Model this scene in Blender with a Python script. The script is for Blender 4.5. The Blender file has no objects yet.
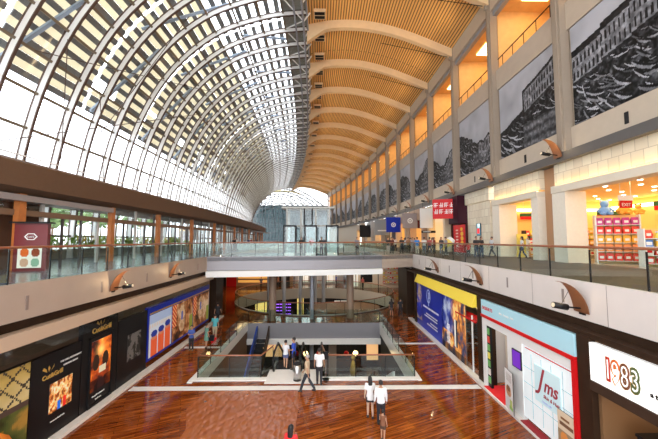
import bpy, bmesh, math, random
import numpy as np
from mathutils import Vector, Matrix
random.seed(7); np.random.seed(7)
PI = math.pi
S = bpy.context.scene
COL = S.collection

# ------------------------------------------------------------------ camera, sky, exposure
cd = bpy.data.cameras.new('camera'); cam = bpy.data.objects.new('camera', cd); COL.objects.link(cam)
cd.sensor_fit = 'HORIZONTAL'; cd.sensor_width = 36; cd.lens = 36*310/658; cd.clip_end = 2000; cd.clip_start = .05
cam.location = (0, 0, 7.2)
cam.rotation_euler = (PI/2 + math.atan(20.5/310), 0, -math.atan(4/310))
S.camera = cam
w = bpy.data.worlds.new('sky'); S.world = w; w.use_nodes = True
bg = w.node_tree.nodes['Background']
bg.inputs[0].default_value = (.93, .96, 1, 1); bg.inputs[1].default_value = 4.2
S.view_settings.view_transform = 'Standard'; S.view_settings.look = 'None'
S.view_settings.exposure = 0.0; S.view_settings.gamma = 1; S.view_settings.use_curve_mapping = False
WARM = (1, .62, .26)
def area(name, loc, size, energy, col=(1, 1, 1), rot=(0, 0, 0)):
    l = bpy.data.lights.new(name, 'AREA'); l.shape = 'RECTANGLE'; l.size, l.size_y = size; l.energy = energy; l.color = col
    o = bpy.data.objects.new(name, l); COL.objects.link(o); o.location = loc; o.rotation_euler = rot; return o

# ------------------------------------------------------------------ helpers
def cv(y): return 0 if y < 25 else 9.5e-4*(y-25)**2
YK = lambda k: 18.8 + 7.85*k
MATS = {}
def mat(name, c=(.5, .5, .5), r=.6, m=0, e=0, ec=None, spec=.5, noise=0, nscale=6, bump=0, coat=0, trans=0):
    if name in MATS: return MATS[name]
    M = bpy.data.materials.new(name); M.use_nodes = True; MATS[name] = M
    nt = M.node_tree; b = nt.nodes['Principled BSDF']
    b.inputs['Base Color'].default_value = (*c, 1); b.inputs['Roughness'].default_value = r; b.inputs['Metallic'].default_value = m
    b.inputs['Specular IOR Level'].default_value = spec; b.inputs['Coat Weight'].default_value = coat
    if e: b.inputs['Emission Color'].default_value = (*(ec or c), 1); b.inputs['Emission Strength'].default_value = e
    if noise or bump:
        tc = nt.nodes.new('ShaderNodeTexCoord'); n = nt.nodes.new('ShaderNodeTexNoise'); n.inputs['Scale'].default_value = nscale; n.inputs['Detail'].default_value = 5
        nt.links.new(tc.outputs['Object'], n.inputs['Vector'])
        if noise:
            mx = nt.nodes.new('ShaderNodeMix'); mx.data_type = 'RGBA'
            mx.inputs[6].default_value = (*[v*(1-noise) for v in c], 1); mx.inputs[7].default_value = (*[min(1, v*(1+noise)) for v in c], 1)
            nt.links.new(n.outputs['Fac'], mx.inputs[0]); nt.links.new(mx.outputs[2], b.inputs['Base Color'])
        if bump:
            bp = nt.nodes.new('ShaderNodeBump'); bp.inputs['Strength'].default_value = bump; nt.links.new(n.outputs['Fac'], bp.inputs['Height']); nt.links.new(bp.outputs[0], b.inputs['Normal'])
    return M
def glass(name, tint=(.9, .96, .95), refl=.10, r=.02):
    if name in MATS: return MATS[name]
    M = bpy.data.materials.new(name); M.use_nodes = True; MATS[name] = M; nt = M.node_tree; nt.nodes.clear()
    o = nt.nodes.new('ShaderNodeOutputMaterial'); t = nt.nodes.new('ShaderNodeBsdfTransparent'); g = nt.nodes.new('ShaderNodeBsdfGlossy')
    t.inputs[0].default_value = (*tint, 1); g.inputs['Roughness'].default_value = r
    lw = nt.nodes.new('ShaderNodeLayerWeight'); pw = nt.nodes.new('ShaderNodeMath'); pw.operation = 'POWER'; pw.inputs[1].default_value = 4; ad = nt.nodes.new('ShaderNodeMath'); ad.inputs[1].default_value = .05
    mm = nt.nodes.new('ShaderNodeMath'); mm.operation = 'MULTIPLY'; mm.inputs[1].default_value = refl*6
    mx = nt.nodes.new('ShaderNodeMixShader'); nt.links.new(lw.outputs['Facing'], pw.inputs[0]); nt.links.new(pw.outputs[0], mm.inputs[0]); nt.links.new(mm.outputs[0], ad.inputs[0]); nt.links.new(ad.outputs[0], mx.inputs[0])
    nt.links.new(t.outputs[0], mx.inputs[1]); nt.links.new(g.outputs[0], mx.inputs[2]); nt.links.new(mx.outputs[0], o.inputs[0])
    return M
def translucent(name, c, f=.6):
    M = bpy.data.materials.new(name); M.use_nodes = True; MATS[name] = M; nt = M.node_tree; nt.nodes.clear()
    o = nt.nodes.new('ShaderNodeOutputMaterial'); t = nt.nodes.new('ShaderNodeBsdfTranslucent'); d = nt.nodes.new('ShaderNodeBsdfDiffuse'); mx = nt.nodes.new('ShaderNodeMixShader')
    t.inputs[0].default_value = (*c, 1); d.inputs[0].default_value = (*c, 1); mx.inputs[0].default_value = f
    nt.links.new(d.outputs[0], mx.inputs[1]); nt.links.new(t.outputs[0], mx.inputs[2]); nt.links.new(mx.outputs[0], o.inputs[0]); return M
def brickmat(name, c1, c2, mortar, bw, bh, ms=.01, r=.4, rot=0, uv=False, grain=0, spec=.5, offset=.5, coat=0, plane='XY'):
    M = bpy.data.materials.new(name); M.use_nodes = True; MATS[name] = M; nt = M.node_tree; b = nt.nodes['Principled BSDF']
    b.inputs['Roughness'].default_value = r; b.inputs['Specular IOR Level'].default_value = spec; b.inputs['Coat Weight'].default_value = coat
    tc = nt.nodes.new('ShaderNodeTexCoord'); mp = nt.nodes.new('ShaderNodeMapping'); br = nt.nodes.new('ShaderNodeTexBrick')
    src = tc.outputs['UV' if uv else 'Object']
    if plane == 'YZ':
        sx = nt.nodes.new('ShaderNodeSeparateXYZ'); cx = nt.nodes.new('ShaderNodeCombineXYZ')
        nt.links.new(src, sx.inputs[0]); nt.links.new(sx.outputs[1], cx.inputs[0]); nt.links.new(sx.outputs[2], cx.inputs[1]); src = cx.outputs[0]
    nt.links.new(src, mp.inputs[0]); mp.inputs['Rotation'].default_value = (0, 0, rot)
    nt.links.new(mp.outputs[0], br.inputs['Vector'])
    br.inputs['Color1'].default_value = (*c1, 1); br.inputs['Color2'].default_value = (*c2, 1); br.inputs['Mortar'].default_value = (*mortar, 1)
    br.inputs['Scale'].default_value = 1; br.inputs['Brick Width'].default_value = bw; br.inputs['Row Height'].default_value = bh; br.inputs['Mortar Size'].default_value = ms; br.offset = offset
    out = br.outputs['Color']
    if grain:
        n = nt.nodes.new('ShaderNodeTexNoise'); n.inputs['Scale'].default_value = 3; n.inputs['Detail'].default_value = 6
        m2 = nt.nodes.new('ShaderNodeMapping'); m2.inputs['Scale'].default_value = (.35, 5, 1); nt.links.new(mp.outputs[0], m2.inputs[0]); nt.links.new(m2.outputs[0], n.inputs['Vector'])
        mx = nt.nodes.new('ShaderNodeMix'); mx.data_type = 'RGBA'; mx.blend_type = 'MULTIPLY'; mx.inputs[0].default_value = grain
        rp = nt.nodes.new('ShaderNodeValToRGB'); rp.color_ramp.elements[0].position = .35; rp.color_ramp.elements[0].color = (.25, .2, .15, 1); rp.color_ramp.elements[1].position = .65; rp.color_ramp.elements[1].color = (1.0, 1.0, 1.0, 1)
        nt.links.new(n.outputs['Fac'], rp.inputs[0]); nt.links.new(out, mx.inputs[6]); nt.links.new(rp.outputs[0], mx.inputs[7]); out = mx.outputs[2]
    nt.links.new(out, b.inputs['Base Color']); return M
def attrmat(name='picture', e=0, r=.45):
    key = f'{name}_{e}'
    if key in MATS: return MATS[key]
    M = bpy.data.materials.new(key); M.use_nodes = True; MATS[key] = M; nt = M.node_tree; b = nt.nodes['Principled BSDF']; b.inputs['Roughness'].default_value = r; b.inputs['Specular IOR Level'].default_value = .2
    a = nt.nodes.new('ShaderNodeAttribute'); a.attribute_name = 'col'; nt.links.new(a.outputs['Color'], b.inputs['Base Color'])
    if e: nt.links.new(a.outputs['Color'], b.inputs['Emission Color']); b.inputs['Emission Strength'].default_value = e
    return M

class MB:
    def __init__(s): s.v = []; s.f = []; s.mi = []; s.uv = []; s.m = 0
    def add(s, vs, fs, uvs=None):
        n = len(s.v); s.v += [tuple(v) for v in vs]
        for i, f in enumerate(fs): s.f.append([n+j for j in f]); s.mi.append(s.m); s.uv.append(uvs[i] if uvs else None)
        return s
    def box(s, x0, x1, y0, y1, z0, z1, M=None):
        vs = [(x, y, z) for z in (z0, z1) for y in (y0, y1) for x in (x0, x1)]
        if M: vs = [M @ Vector(v) for v in vs]
        return s.add(vs, [(0, 2, 3, 1), (4, 5, 7, 6), (0, 1, 5, 4), (2, 6, 7, 3), (0, 4, 6, 2), (1, 3, 7, 5)])
    def prism(s, poly, fn):  # poly 2D list; fn(a,b,t) -> xyz for t in 0,1
        n = len(poly); vs = [fn(a, b, 0) for a, b in poly]+[fn(a, b, 1) for a, b in poly]
        return s.add(vs, [list(range(n))[::-1], list(range(n, 2*n))]+[(i, (i+1) % n, n+(i+1) % n, n+i) for i in range(n)])
    def sweep(s, prof, y0, y1, step=4, closed=True, curve=True):
        n = max(1, int(math.ceil((y1-y0)/step))) if (y1 > 25 and curve) else 1
        ys = [y0+(y1-y0)*i/n for i in range(n+1)]; m = len(prof)
        L = [0]
        for i in range(m): a, b = prof[i], prof[(i+1) % m]; L.append(L[-1]+math.dist(a, b))
        vs = []; fs = []; uv = []
        for y in ys:
            for (x, z) in prof: vs.append((x-(cv(y) if curve else 0), y, z))
        for i in range(n):
            for j in range(m if closed else m-1):
                k = (j+1) % m; fs.append((i*m+j, i*m+k, (i+1)*m+k, (i+1)*m+j)); uv.append([(L[j], ys[i]), (L[j+1], ys[i]), (L[j+1], ys[i+1]), (L[j], ys[i+1])])
        if closed:
            fs.append(list(range(m))[::-1]); uv.append(None); fs.append([n*m+j for j in range(m)]); uv.append(None)
        return s.add(vs, fs, uv)
    def tube(s, pts, r, n=6, cap=True):
        pts = [Vector(p) for p in pts]; rr = r if isinstance(r, (list, tuple)) else [r]*len(pts); vs = []; fs = []
        for i, p in enumerate(pts):
            d = (pts[min(i+1, len(pts)-1)]-pts[max(i-1, 0)]).normalized()
            a = d.cross(Vector((0, 0, 1)) if abs(d.z) < .95 else Vector((1, 0, 0))).normalized(); b = d.cross(a)
            for k in range(n): t = 2*PI*k/n; vs.append(p+(a*math.cos(t)+b*math.sin(t))*rr[i])
        for i in range(len(pts)-1):
            for k in range(n): fs.append((i*n+k, i*n+(k+1) % n, (i+1)*n+(k+1) % n, (i+1)*n+k))
        if cap: fs += [list(range(n))[::-1], [(len(pts)-1)*n+k for k in range(n)]]
        return s.add(vs, fs)
    def rings(s, rs, n=12, cap=True):  # rs: list of (cx,cy,cz, rx, ry)
        vs = []; fs = []
        for (cx, cy, cz, rx, ry) in rs:
            for k in range(n): t = 2*PI*k/n; vs.append((cx+rx*math.cos(t), cy+ry*math.sin(t), cz))
        for i in range(len(rs)-1):
            for k in range(n): fs.append((i*n+k, i*n+(k+1) % n, (i+1)*n+(k+1) % n, (i+1)*n+k))
        if cap: fs += [list(range(n))[::-1], [(len(rs)-1)*n+k for k in range(n)]]
        return s.add(vs, fs)
    def ball(s, c, r, n=10, sq=(1, 1, 1)):
        rs = []
        for i in range(1, n): t = PI*i/n; rs.append((c[0], c[1], c[2]-math.cos(t)*r*sq[2], math.sin(t)*r*sq[0], math.sin(t)*r*sq[1]))
        return s.rings(rs, n+2)
    def build(s, name, mats, parent=None, smooth=False, **props):
        me = bpy.data.meshes.new(name); me.from_pydata(s.v, [], s.f); me.update()
        mats = mats if isinstance(mats, (list, tuple)) else [mats]
        for m in mats: me.materials.append(m)
        for i, p in enumerate(me.polygons): p.material_index = min(s.mi[i], len(mats)-1); p.use_smooth = smooth
        if any(u for u in s.uv):
            ul = me.uv_layers.new(name='UVMap')
            for i, p in enumerate(me.polygons):
                if s.uv[i]:
                    for j, li in enumerate(p.loop_indices): ul.data[li].uv = s.uv[i][j]
        bm = bmesh.new(); bm.from_mesh(me); bmesh.ops.recalc_face_normals(bm, faces=bm.faces); bm.to_mesh(me); bm.free()
        return link(name, me, parent, **props)
def link(name, data, parent=None, **props):
    o = bpy.data.objects.new(name, data); COL.objects.link(o); o.parent = parent
    for k, v in props.items(): o[k] = v
    return o
def tag(o, label, cat, group=None):
    o['label'] = label; o['category'] = cat
    if group: o['group'] = group
    return o
def thing(name, label, cat, loc=(0, 0, 0), rz=0, group=None):
    o = bpy.data.objects.new(name, None); o.empty_display_size = .2; COL.objects.link(o); o.location = loc; o.rotation_euler = (0, 0, rz); return tag(o, label, cat, group)
def sroot(name):
    o = bpy.data.objects.new(name, None); COL.objects.link(o); o['kind'] = 'structure'; return o
def struct(name, mb, m, parent=None, smooth=False):
    o = mb.build(name, m, parent, smooth)
    if parent is None: o['kind'] = 'structure'
    return o
def copy_tree(o, parent=None):
    c = o.copy(); COL.objects.link(c); c.parent = parent
    for ch in list(o.children): copy_tree(ch, c)
    return c
def text(body, size, m, parent, M, name='lettering', ext=.008, shear=0, align='LEFT', bold=0, sx=1):
    cu = bpy.data.curves.new(name, 'FONT'); cu.body = body; cu.size = size; cu.extrude = ext; cu.shear = shear; cu.align_x = align; cu.offset = bold; cu.resolution_u = 3
    cu.materials.append(m); o = link(name, cu, None); dg = bpy.context.evaluated_depsgraph_get(); dg.update(); me = bpy.data.meshes.new_from_object(o.evaluated_get(dg)); bpy.data.objects.remove(o); bpy.data.curves.remove(cu)
    o = link(name, me, parent); o.matrix_local = M @ Matrix.Diagonal((sx, 1, 1, 1)); return o
# text frames: on a wall to the right (facing -X), reading away->near is right ; and wall to the left (facing +X)
def MR(x, y, z, ang=0): return Matrix.Translation((x, y, z)) @ Matrix(((0, 0, -1, 0), (-1, 0, 0, 0), (0, 1, 0, 0), (0, 0, 0, 1)))   # local x -> -Y, y -> Z, normal -X
def ML(x, y, z): return Matrix.Translation((x, y, z)) @ Matrix(((0, 0, 1, 0), (1, 0, 0, 0), (0, 1, 0, 0), (0, 0, 0, 1)))      # local x -> +Y, y -> Z, normal +X
def MF(x, y, z): return Matrix.Translation((x, y, z)) @ Matrix(((1, 0, 0, 0), (0, 0, -1, 0), (0, 1, 0, 0), (0, 0, 0, 1)))      # facing -Y

ORDN = 'first second third fourth fifth sixth seventh eighth ninth tenth eleventh twelfth thirteenth fourteenth fifteenth sixteenth seventeenth'.split()
# value noise pictures painted into colour attributes
def vnoise(h, w_, s, seed, oct_=4):
    rng = np.random.RandomState(seed); out = np.zeros((h, w_)); amp = 1; tot = 0
    for o in range(oct_):
        n = max(2, int(s*2**o)); g = rng.rand(n+2, int(n*w_/h)+3)
        yy = np.linspace(0, n, h); xx = np.linspace(0, g.shape[1]-2.001, w_); yi = yy.astype(int); xi = xx.astype(int); fy = (yy-yi)[:, None]; fx = (xx-xi)[None]
        a = g[yi][:, xi]; b = g[yi][:, xi+1]; c = g[np.minimum(yi+1, n+1)][:, xi]; d = g[np.minimum(yi+1, n+1)][:, xi+1]
        out += amp*((a*(1-fx)+b*fx)*(1-fy)+(c*(1-fx)+d*fx)*fy); tot += amp; amp *= .6
    return out/tot
def picture(name, img, fn, parent, e=0, mname='picture', t=.03, **props):
    """img[h,w,3], row 0 at the bottom; fn(u,v,d)->xyz; a slab with the painted face and plain sides"""
    h, w_, _ = img.shape; vs = [fn(i/w_, j/h, 0) for j in range(h+1) for i in range(w_+1)]; fs = []
    for j in range(h):
        for i in range(w_): a = j*(w_+1)+i; fs.append((a, a+1, a+w_+2, a+w_+1))
    n = len(vs); vs += [fn(0, 0, t), fn(1, 0, t), fn(1, 1, t), fn(0, 1, t)]
    q = [0, w_, (h+1)*(w_+1)-1, h*(w_+1)]; fs += [(n, n+3, n+2, n+1)]
    bot = list(range(w_+1)); top = [h*(w_+1)+i for i in range(w_+1)]
    fs += [bot[::-1]+[n, n+1], top+[n+2, n+3]]
    me = bpy.data.meshes.new(name); me.from_pydata(vs, [], fs); me.materials.append(attrmat(mname, e))
    ca = me.color_attributes.new('col', 'FLOAT_COLOR', 'CORNER')
    cols = np.zeros((len(me.loops), 4)); cols[:, 3] = 1; cols[:, :3] = .1
    c = img.reshape(-1, 3); cols[:h*w_*4, :3] = np.repeat(c, 4, axis=0)
    ca.data.foreach_set('color', cols.ravel()); me.update()
    return link(name, me, parent, **props)
def gm(a): return np.clip(a, 0, 1)**2.2

# ------------------------------------------------------------------ materials
m_white = mat('white_paint', (.82, .82, .8), .45)
m_cream = mat('cream_panel', (.50, .42, .33), .55, noise=.08, nscale=2)
m_fascia = mat('fascia_panel', (.66, .60, .56), .5, noise=.06, nscale=1.5)
m_fascia_l = mat('fascia_panel_tan', (.42, .34, .28), .5, noise=.08, nscale=1.5)
m_col = mat('column_metal', (.32, .26, .20), .5, noise=.06)
m_greysteel = mat('grey_steel', (.34, .36, .40), .4, .3)
m_brown = mat('dark_brown', (.035, .018, .010), .5, spec=.15, noise=.3, nscale=3)
m_eave = mat('eave_brown', (.15, .085, .05), .6, spec=.2, noise=.1)
m_black = mat('black_metal', (.010, .010, .011), .4, spec=.25)
m_steel = mat('brushed_steel', (.6, .6, .6), .3, .9)
m_rib = mat('rib_paint', (.80, .80, .78), .45)
m_ribdark = mat('rib_flange', (.10, .06, .045), .5)
m_purlin = mat('purlin_brown', (.20, .16, .11), .5)
m_hand = mat('handrail_wood', (.28, .09, .035), .3, coat=.4)
m_copper = mat('copper', (.72, .17, .03), .3, .15)
m_bronze = mat('bronze', (.22, .09, .04), .4, .2)
m_glass = glass('clear_glass', (.93, .97, .97), .10)
m_rail = glass('rail_glass', (.86, .93, .91), .07)
m_roofglass = glass('roof_glass', (.97, .98, 1), .04, .05)
m_louvre = translucent('louvre_cream', (.92, .87, .72), .5)
m_strut = mat('strut_bluegrey', (.35, .45, .58), .5)
m_timber = brickmat('slatted_timber', (.88, .50, .16), (.80, .44, .13), (.16, .08, .03), 40, .30, .055, r=.55, uv=True, rot=PI/2)
m_timberrib = mat('timber_beam', (.80, .58, .34), .5, noise=.1, nscale=2)
m_wood = brickmat('wood_floor', (.46, .115, .018), (.24, .045, .008), (.10, .022, .006), 1.5, .17, .006, r=.06, rot=-.42, grain=.85, spec=.5, coat=.1)
nt_ = m_wood.node_tree; bn = nt_.nodes.new('ShaderNodeTexNoise'); bn.inputs['Scale'].default_value = 2.2; bn.inputs['Detail'].default_value = 2; bt = nt_.nodes.new('ShaderNodeTexCoord'); bq = nt_.nodes.new('ShaderNodeBump'); bq.inputs['Strength'].default_value = .05; bq.inputs['Distance'].default_value = .15
nt_.links.new(bt.outputs['Object'], bn.inputs['Vector']); nt_.links.new(bn.outputs['Fac'], bq.inputs['Height']); nt_.links.new(bq.outputs[0], nt_.nodes['Principled BSDF'].inputs['Normal'])
m_stonewhite = mat('pale_stone', (.86, .82, .76), .2, noise=.06)
m_walk = brickmat('walkway_carpet', (.115, .085, .06), (.09, .065, .045), (.05, .04, .03), 1.2, 1.2, .01, r=.6, grain=.3)
m_walkl = brickmat('walkway_stone', (.22, .25, .29), (.17, .20, .24), (.08, .09, .1), 1.2, .6, .012, r=.2)
m_stone = brickmat('stone_cladding', (.80, .72, .56), (.70, .60, .45), (.42, .34, .24), .62, .72, .012, r=.6, plane='YZ', offset=.37)
m_orange = mat('lit_timber_wall', (.80, .50, .20), .5, noise=.15, nscale=2)
m_shopwall = mat('shop_yellow', (.85, .60, .22), .6)
m_tile = brickmat('shop_floor', (.62, .55, .45), (.58, .5, .4), (.4, .35, .3), .6, .6, .01, r=.15)
m_lampwarm = mat('warm_lamp', (1, .75, .4), e=9, ec=(1, .66, .28))
m_lampamber = mat('amber_lamp', (1, .75, .35), e=7, ec=(1, .74, .32))
m_lampwhite = mat('white_lamp', (1, 1, 1), e=7, ec=(1, .95, .88))
m_bronzeclad = mat('bronze_cladding', (.05, .028, .018), .5, spec=.2)
m_red = mat('signal_red', (.62, .008, .010), .45, spec=.25)
m_skyblue = mat('pale_blue_sign', (.45, .75, .85), .4)
m_blue = mat('royal_blue', (.008, .03, .42), .35, spec=.25)
m_gold = mat('gold', (.8, .5, .12), .35, .5)
m_bgrey = mat('metal_fascia_lavender', (.29, .28, .30), .4, .3)
m_dark = mat('dark_interior', (.025, .024, .026), .6, spec=.15)
m_ylw = mat('yellow_sign', (.85, .68, .14), .45)
m_green = mat('leaf_green', (.12, .30, .04), .6, noise=.4, nscale=3)

# ================================================================== SETTING
Y0, YE = -6, YK(16)
# --- glass vault
VP = [(-21.7, 5), (-21.75, 7), (-21.7, 9), (-21.3, 13), (-20.3, 17.5), (-18.7, 21.5), (-16.7, 24.8), (-14.2, 27.5), (-11.3, 29.6), (-8.3, 30.8), (-5.2, 31.6), (-2.0, 31.9)]
def cat(P, n):
    out = []
    for i in range(len(P)-1):
        p0, p1, p2, p3 = P[max(i-1, 0)], P[i], P[i+1], P[min(i+2, len(P)-1)]
        for k in range(n):
            t = k/n; out.append(tuple(.5*(2*p1[a]+(p2[a]-p0[a])*t+(2*p0[a]-5*p1[a]+4*p2[a]-p3[a])*t*t+(3*p1[a]-p0[a]-3*p2[a]+p3[a])*t**3) for a in (0, 1)))
    return out+[P[-1]]
VS = cat(VP, 6)
def arcs(P):
    L = [0]
    for a, b in zip(P, P[1:]): L.append(L[-1]+math.dist(a, b))
    return L
VL = arcs(VS)
def vat(s, off=0):
    s = max(0, min(VL[-1], s)); i = max(j for j in range(len(VL)-1) if VL[j] <= s+1e-9); t = (s-VL[i])/(VL[i+1]-VL[i])
    a, b = VS[i], VS[i+1]; dx, dz = b[0]-a[0], b[1]-a[1]; l = math.hypot(dx, dz)
    return (a[0]+dx*t+dz/l*off, a[1]+dz*t-dx/l*off)      # +off = inward
def venv(n=36, off=0): return [vat(VL[-1]*i/n, off) for i in range(n+1)]
vault = sroot('ceiling')
gl = MB().sweep(venv(36), Y0, YE, 2.617, closed=False); struct('glazing', gl, m_roofglass, vault, True)
def vplate(mb, y, t, o0, o1, n=36):
    A = venv(n, o0); B = venv(n, o1); vs = []; fs = []; c = cv(y)
    for (a, b) in zip(A, B):
        vs += [(a[0]-c, y-t/2, a[1]), (a[0]-c, y+t/2, a[1]), (b[0]-c, y+t/2, b[1]), (b[0]-c, y-t/2, b[1])]
    for i in range(n):
        for k in range(4): fs.append((i*4+k, i*4+(k+1) % 4, i*4+4+(k+1) % 4, i*4+4+k))
    fs += [(0, 1, 2, 3), (n*4, n*4+1, n*4+2, n*4+3)]; mb.add(vs, fs)
RS = 7.85/3; ry = YK(0)-RS*7
ribs = []
while ry < YE+.1:
    mb = MB(); vplate(mb, ry, .14, .06, .46); mb.m = 1; vplate(mb, ry, .17, .46, .53); vplate(mb, ry, .22, -.04, .06)  # inner flange's shade is put into its dark brown; outer edge is gasket
    struct('rib', mb, [m_rib, m_ribdark], vault); ribs.append(ry); ry += RS
NP = 15
for i in range(1, NP+1):
    s = VL[-1]*i/NP - (.02 if i == NP else 0); a = vat(s, .02); b = vat(s, .24); mb = MB()
    dx, dz = a[0]-vat(s-.1, .02)[0], a[1]-vat(s-.1, .02)[1]; l = math.hypot(dx, dz); dx, dz = dx/l*.09, dz/l*.09
    mb.sweep([(a[0]-dx, a[1]-dz), (a[0]+dx, a[1]+dz), (b[0]+dx, b[1]+dz), (b[0]-dx, b[1]-dz)], ribs[0], YE, 2.617)
    struct('purlin', mb, m_purlin, vault)
# external sun louvres: long slats hung outside the upper glazing
for nm_, ph, wd_, mm_, smax, smin in (('sun_louvre', 0, .46, mat('louvre_grey', (.20, .21, .21), .6), VL[-1]-2.6, 13.4), ('sun_louvre', .5, .50, m_louvre, 27, 13.9)):
    mb = MB(); s = smin; row = 0
    while s < smax:
        a = vat(s, -1.2-ph*.2); b = vat(s+wd_, -1.2-ph*.2); c_ = vat(s+wd_, -1.3-ph*.2); d = vat(s, -1.3-ph*.2)
        for k in range(-3, 16):
            g = random.Random(row*77+k); ya, yb = YK(k)+.3, YK(k+1)-.1
            if s < 16.5: ya += g.choice([0, 0, 2.6])
            mb.sweep([a, b, c_, d], ya, yb, 4)
        s += 1.0; row += 1
    o = struct(nm_, mb, mm_, vault); o['kind'] = 'stuff'
mb = MB()
for k in range(-2, 16):
    for (s0, s1, o0) in ((13.5, 22, 0), (22, 30, 0), (30, VL[-1]-1, 0)):
        a, b = vat(s0, -.7), vat(s1, -.9); ya, yb = YK(k)+.3, YK(k)+3.6
        mb.tube([(a[0]-cv(ya), ya, a[1]), (b[0]-cv(yb), yb, b[1])], .16, 4)
struct('louvre_strut', mb, m_strut, vault)
for (ya, sa, yb, sb) in ((19.5, 15, 40, 24), (24, 8, 21, 17), (29.5, 5, 25, 15.5), (16.2, 7, 40, 20), (27, 12, 27.5, 26), (34, 17, 58, 27), (45, 15, 66, 24)):
    a, b = vat(sa, .8), vat(sb, .8); struct('brace_cable', MB().tube([(a[0]-cv(ya), ya, a[1]), (b[0]-cv(yb), yb, b[1])], .032, 5), m_ribdark, vault)
# junction truss between glass vault and timber roof
truss = MB(); truss.m = 0
for (x, z, r) in ((-3.2, 31.0, .10), (-2.3, 30.6, .12), (-1.9, 31.3, .10)):
    n = 40; pts = [(x-cv(Y0+(YE-Y0)*i/n), Y0+(YE-Y0)*i/n, z) for i in range(n+1)]; truss.tube(pts, r, 6)
truss.m = 1
for i, y in enumerate(ribs[:-1]):
    y2 = ribs[i+1]; a = (-4.6, 31.6) if i % 2 else (-2.3, 30.7); b = (-2.3, 30.7) if i % 2 else (-4.6, 31.6)
    truss.tube([(a[0]-cv(y), y, a[1]), (b[0]-cv(y2), y2, b[1])], .07, 5)
    truss.tube([(-2.3-cv(y), y, 30.6), (-1.6-cv(y), y, 31.6)], .09, 5)
struct('edge_truss', truss, [m_greysteel, m_rib], vault)
struct('gutter_soffit', MB().sweep([(-4.7, 32.0), (-1.9, 32.15), (-1.9, 32.4), (-4.7, 32.3)], Y0, YE, 4), mat('soffit_greygreen', (.30, .31, .26), .6), vault)

# --- timber roof
roof = sroot('ceiling')
TP = [(-2.0, 32.0), (0, 32.45), (2.5, 32.65), (5, 32.5), (7.5, 32.0), (10, 31.2), (12.5, 30.2), (15.3, 29.0)]
TS = cat(TP, 3)
struct('slatted_lining', MB().sweep(TS, Y0, YE, 3.925, closed=False), m_timber, roof)
struct('roof_deck', MB().sweep([(x, z+.25) for x, z in TS], Y0, YE, 3.925, closed=False), m_dark, roof)
for k in range(-3, 17):
    y = YK(k)+.0; mb = MB(); c = cv(y); n = len(TS); vs = []; fs = []
    for i, (x, z) in enumerate(TS):
        dep = .95 + max(0, (0.2-x)/2.2)*1.1 if x < .2 else .95
        for yy, zz in ((y-.28, z+.05), (y+.28, z+.05), (y+.28, z-dep), (y-.28, z-dep)): vs.append((x-c, yy, zz))
    for i in range(n-1):
        for q in range(4): fs.append((i*4+q, i*4+(q+1) % 4, i*4+4+(q+1) % 4, i*4+4+q))
    fs += [(0, 1, 2, 3), tuple(n*4-4+q for q in range(4))]; mb.add(vs, fs)
    struct('roof_beam', mb, m_timberrib, roof)
    for (ya) in (y+1.2, y+5.2):
        vb = MB(); vb.box(-1.2-cv(ya), .1-cv(ya), ya, ya+1.25, 31.78, 32.1); vb.m = 1
        for q in range(2): vb.box(-1.1-cv(ya), 0-cv(ya), ya+.12+q*.58, ya+.55+q*.58, 31.76, 31.785)
        struct('roof_hatch', vb, [m_timberrib, m_black], roof)
    if k in (0, 1, 2, 3):
        struct('tension_rod', MB().tube([(14.3-c, y, 28.4), (7.0-cv(y+3.2), y+3.2, 32.2)], .03, 5), m_black, roof)

for k in range(-2, 15):  # added spots without fixtures, warming and brightening the timber ceiling
    for xx_, tx in ((13.6, 5), (0.5, 6)):
        l = bpy.data.lights.new('roof_fill_spot', 'SPOT'); l.energy = 430 if xx_ > 5 else 320; l.color = (1, .74, .42); l.spot_size = 2.3; l.spot_blend = .8; l.shadow_soft_size = .25
        o = bpy.data.objects.new('roof_fill_spot', l); COL.objects.link(o); yy_ = YK(k)+3.9; c = cv(yy_); o.location = (xx_-c, yy_, 26.5 if xx_ > 5 else 27.5)
        d = Vector((tx-xx_, 0, 5)); o.rotation_euler = d.to_track_quat('-Z', 'Y').to_euler()

# --- right upper facade
wr = sroot('wall_right')
for nm, x0, x1, z0, z1, m in (('panel_band', 15.1, 15.5, 12.65, 14.1, m_cream), ('panel_back', 15.3, 15.5, 14.1, 20.3, m_cream), ('panel_band', 15.1, 15.5, 20.3, 22.1, m_cream),
                             ('eaves_beam', 14.75, 15.6, 27.6, 29.3, m_cream), ('eaves_gutter', 15.0, 15.4, 27.2, 27.6, m_greysteel), ('cornice', 14.7, 15.5, 12.1, 12.65, mat('cornice_grey', (.10, .09, .085), .5))):
    struct(nm, MB().sweep([(x0, z0), (x1, z0), (x1, z1), (x0, z1)], Y0, YE, 4), m, wr)
gal = MB(); gal.sweep([(15.5, 21.9), (20.5, 21.9), (20.5, 27.9), (15.5, 27.9), (15.5, 27.7), (20.3, 27.7), (20.3, 22.1), (15.5, 22.1)], Y0, YE, 4)
for k in range(-2, 17): c = cv(YK(k)); gal.box(15.5-c, 20.4-c, YK(k)-.2, YK(k)+.2, 22.1, 27.7)
struct('gallery_lining', gal, m_orange, wr)
for k in range(-2, 16):
    y = YK(k); c = cv(y+4)
    struct('gallery_light', MB().box(16.8-c, 19.0-c, y+2.0, y+6.2, 27.60, 27.69), m_lampamber, wr)
    c2 = cv(y); mb = MB().sweep([(15.2, 23.05), (15.26, 23.05), (15.26, 23.11), (15.2, 23.11)], y+.5, y+7.35, 4)
    for j in range(5): yy = y+1+j*1.4; mb.box(15.2-cv(yy), 15.24-cv(yy), yy, yy+.04, 22.1, 23.08)
    struct('gallery_rail', mb, m_bronzeclad, wr)
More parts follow.
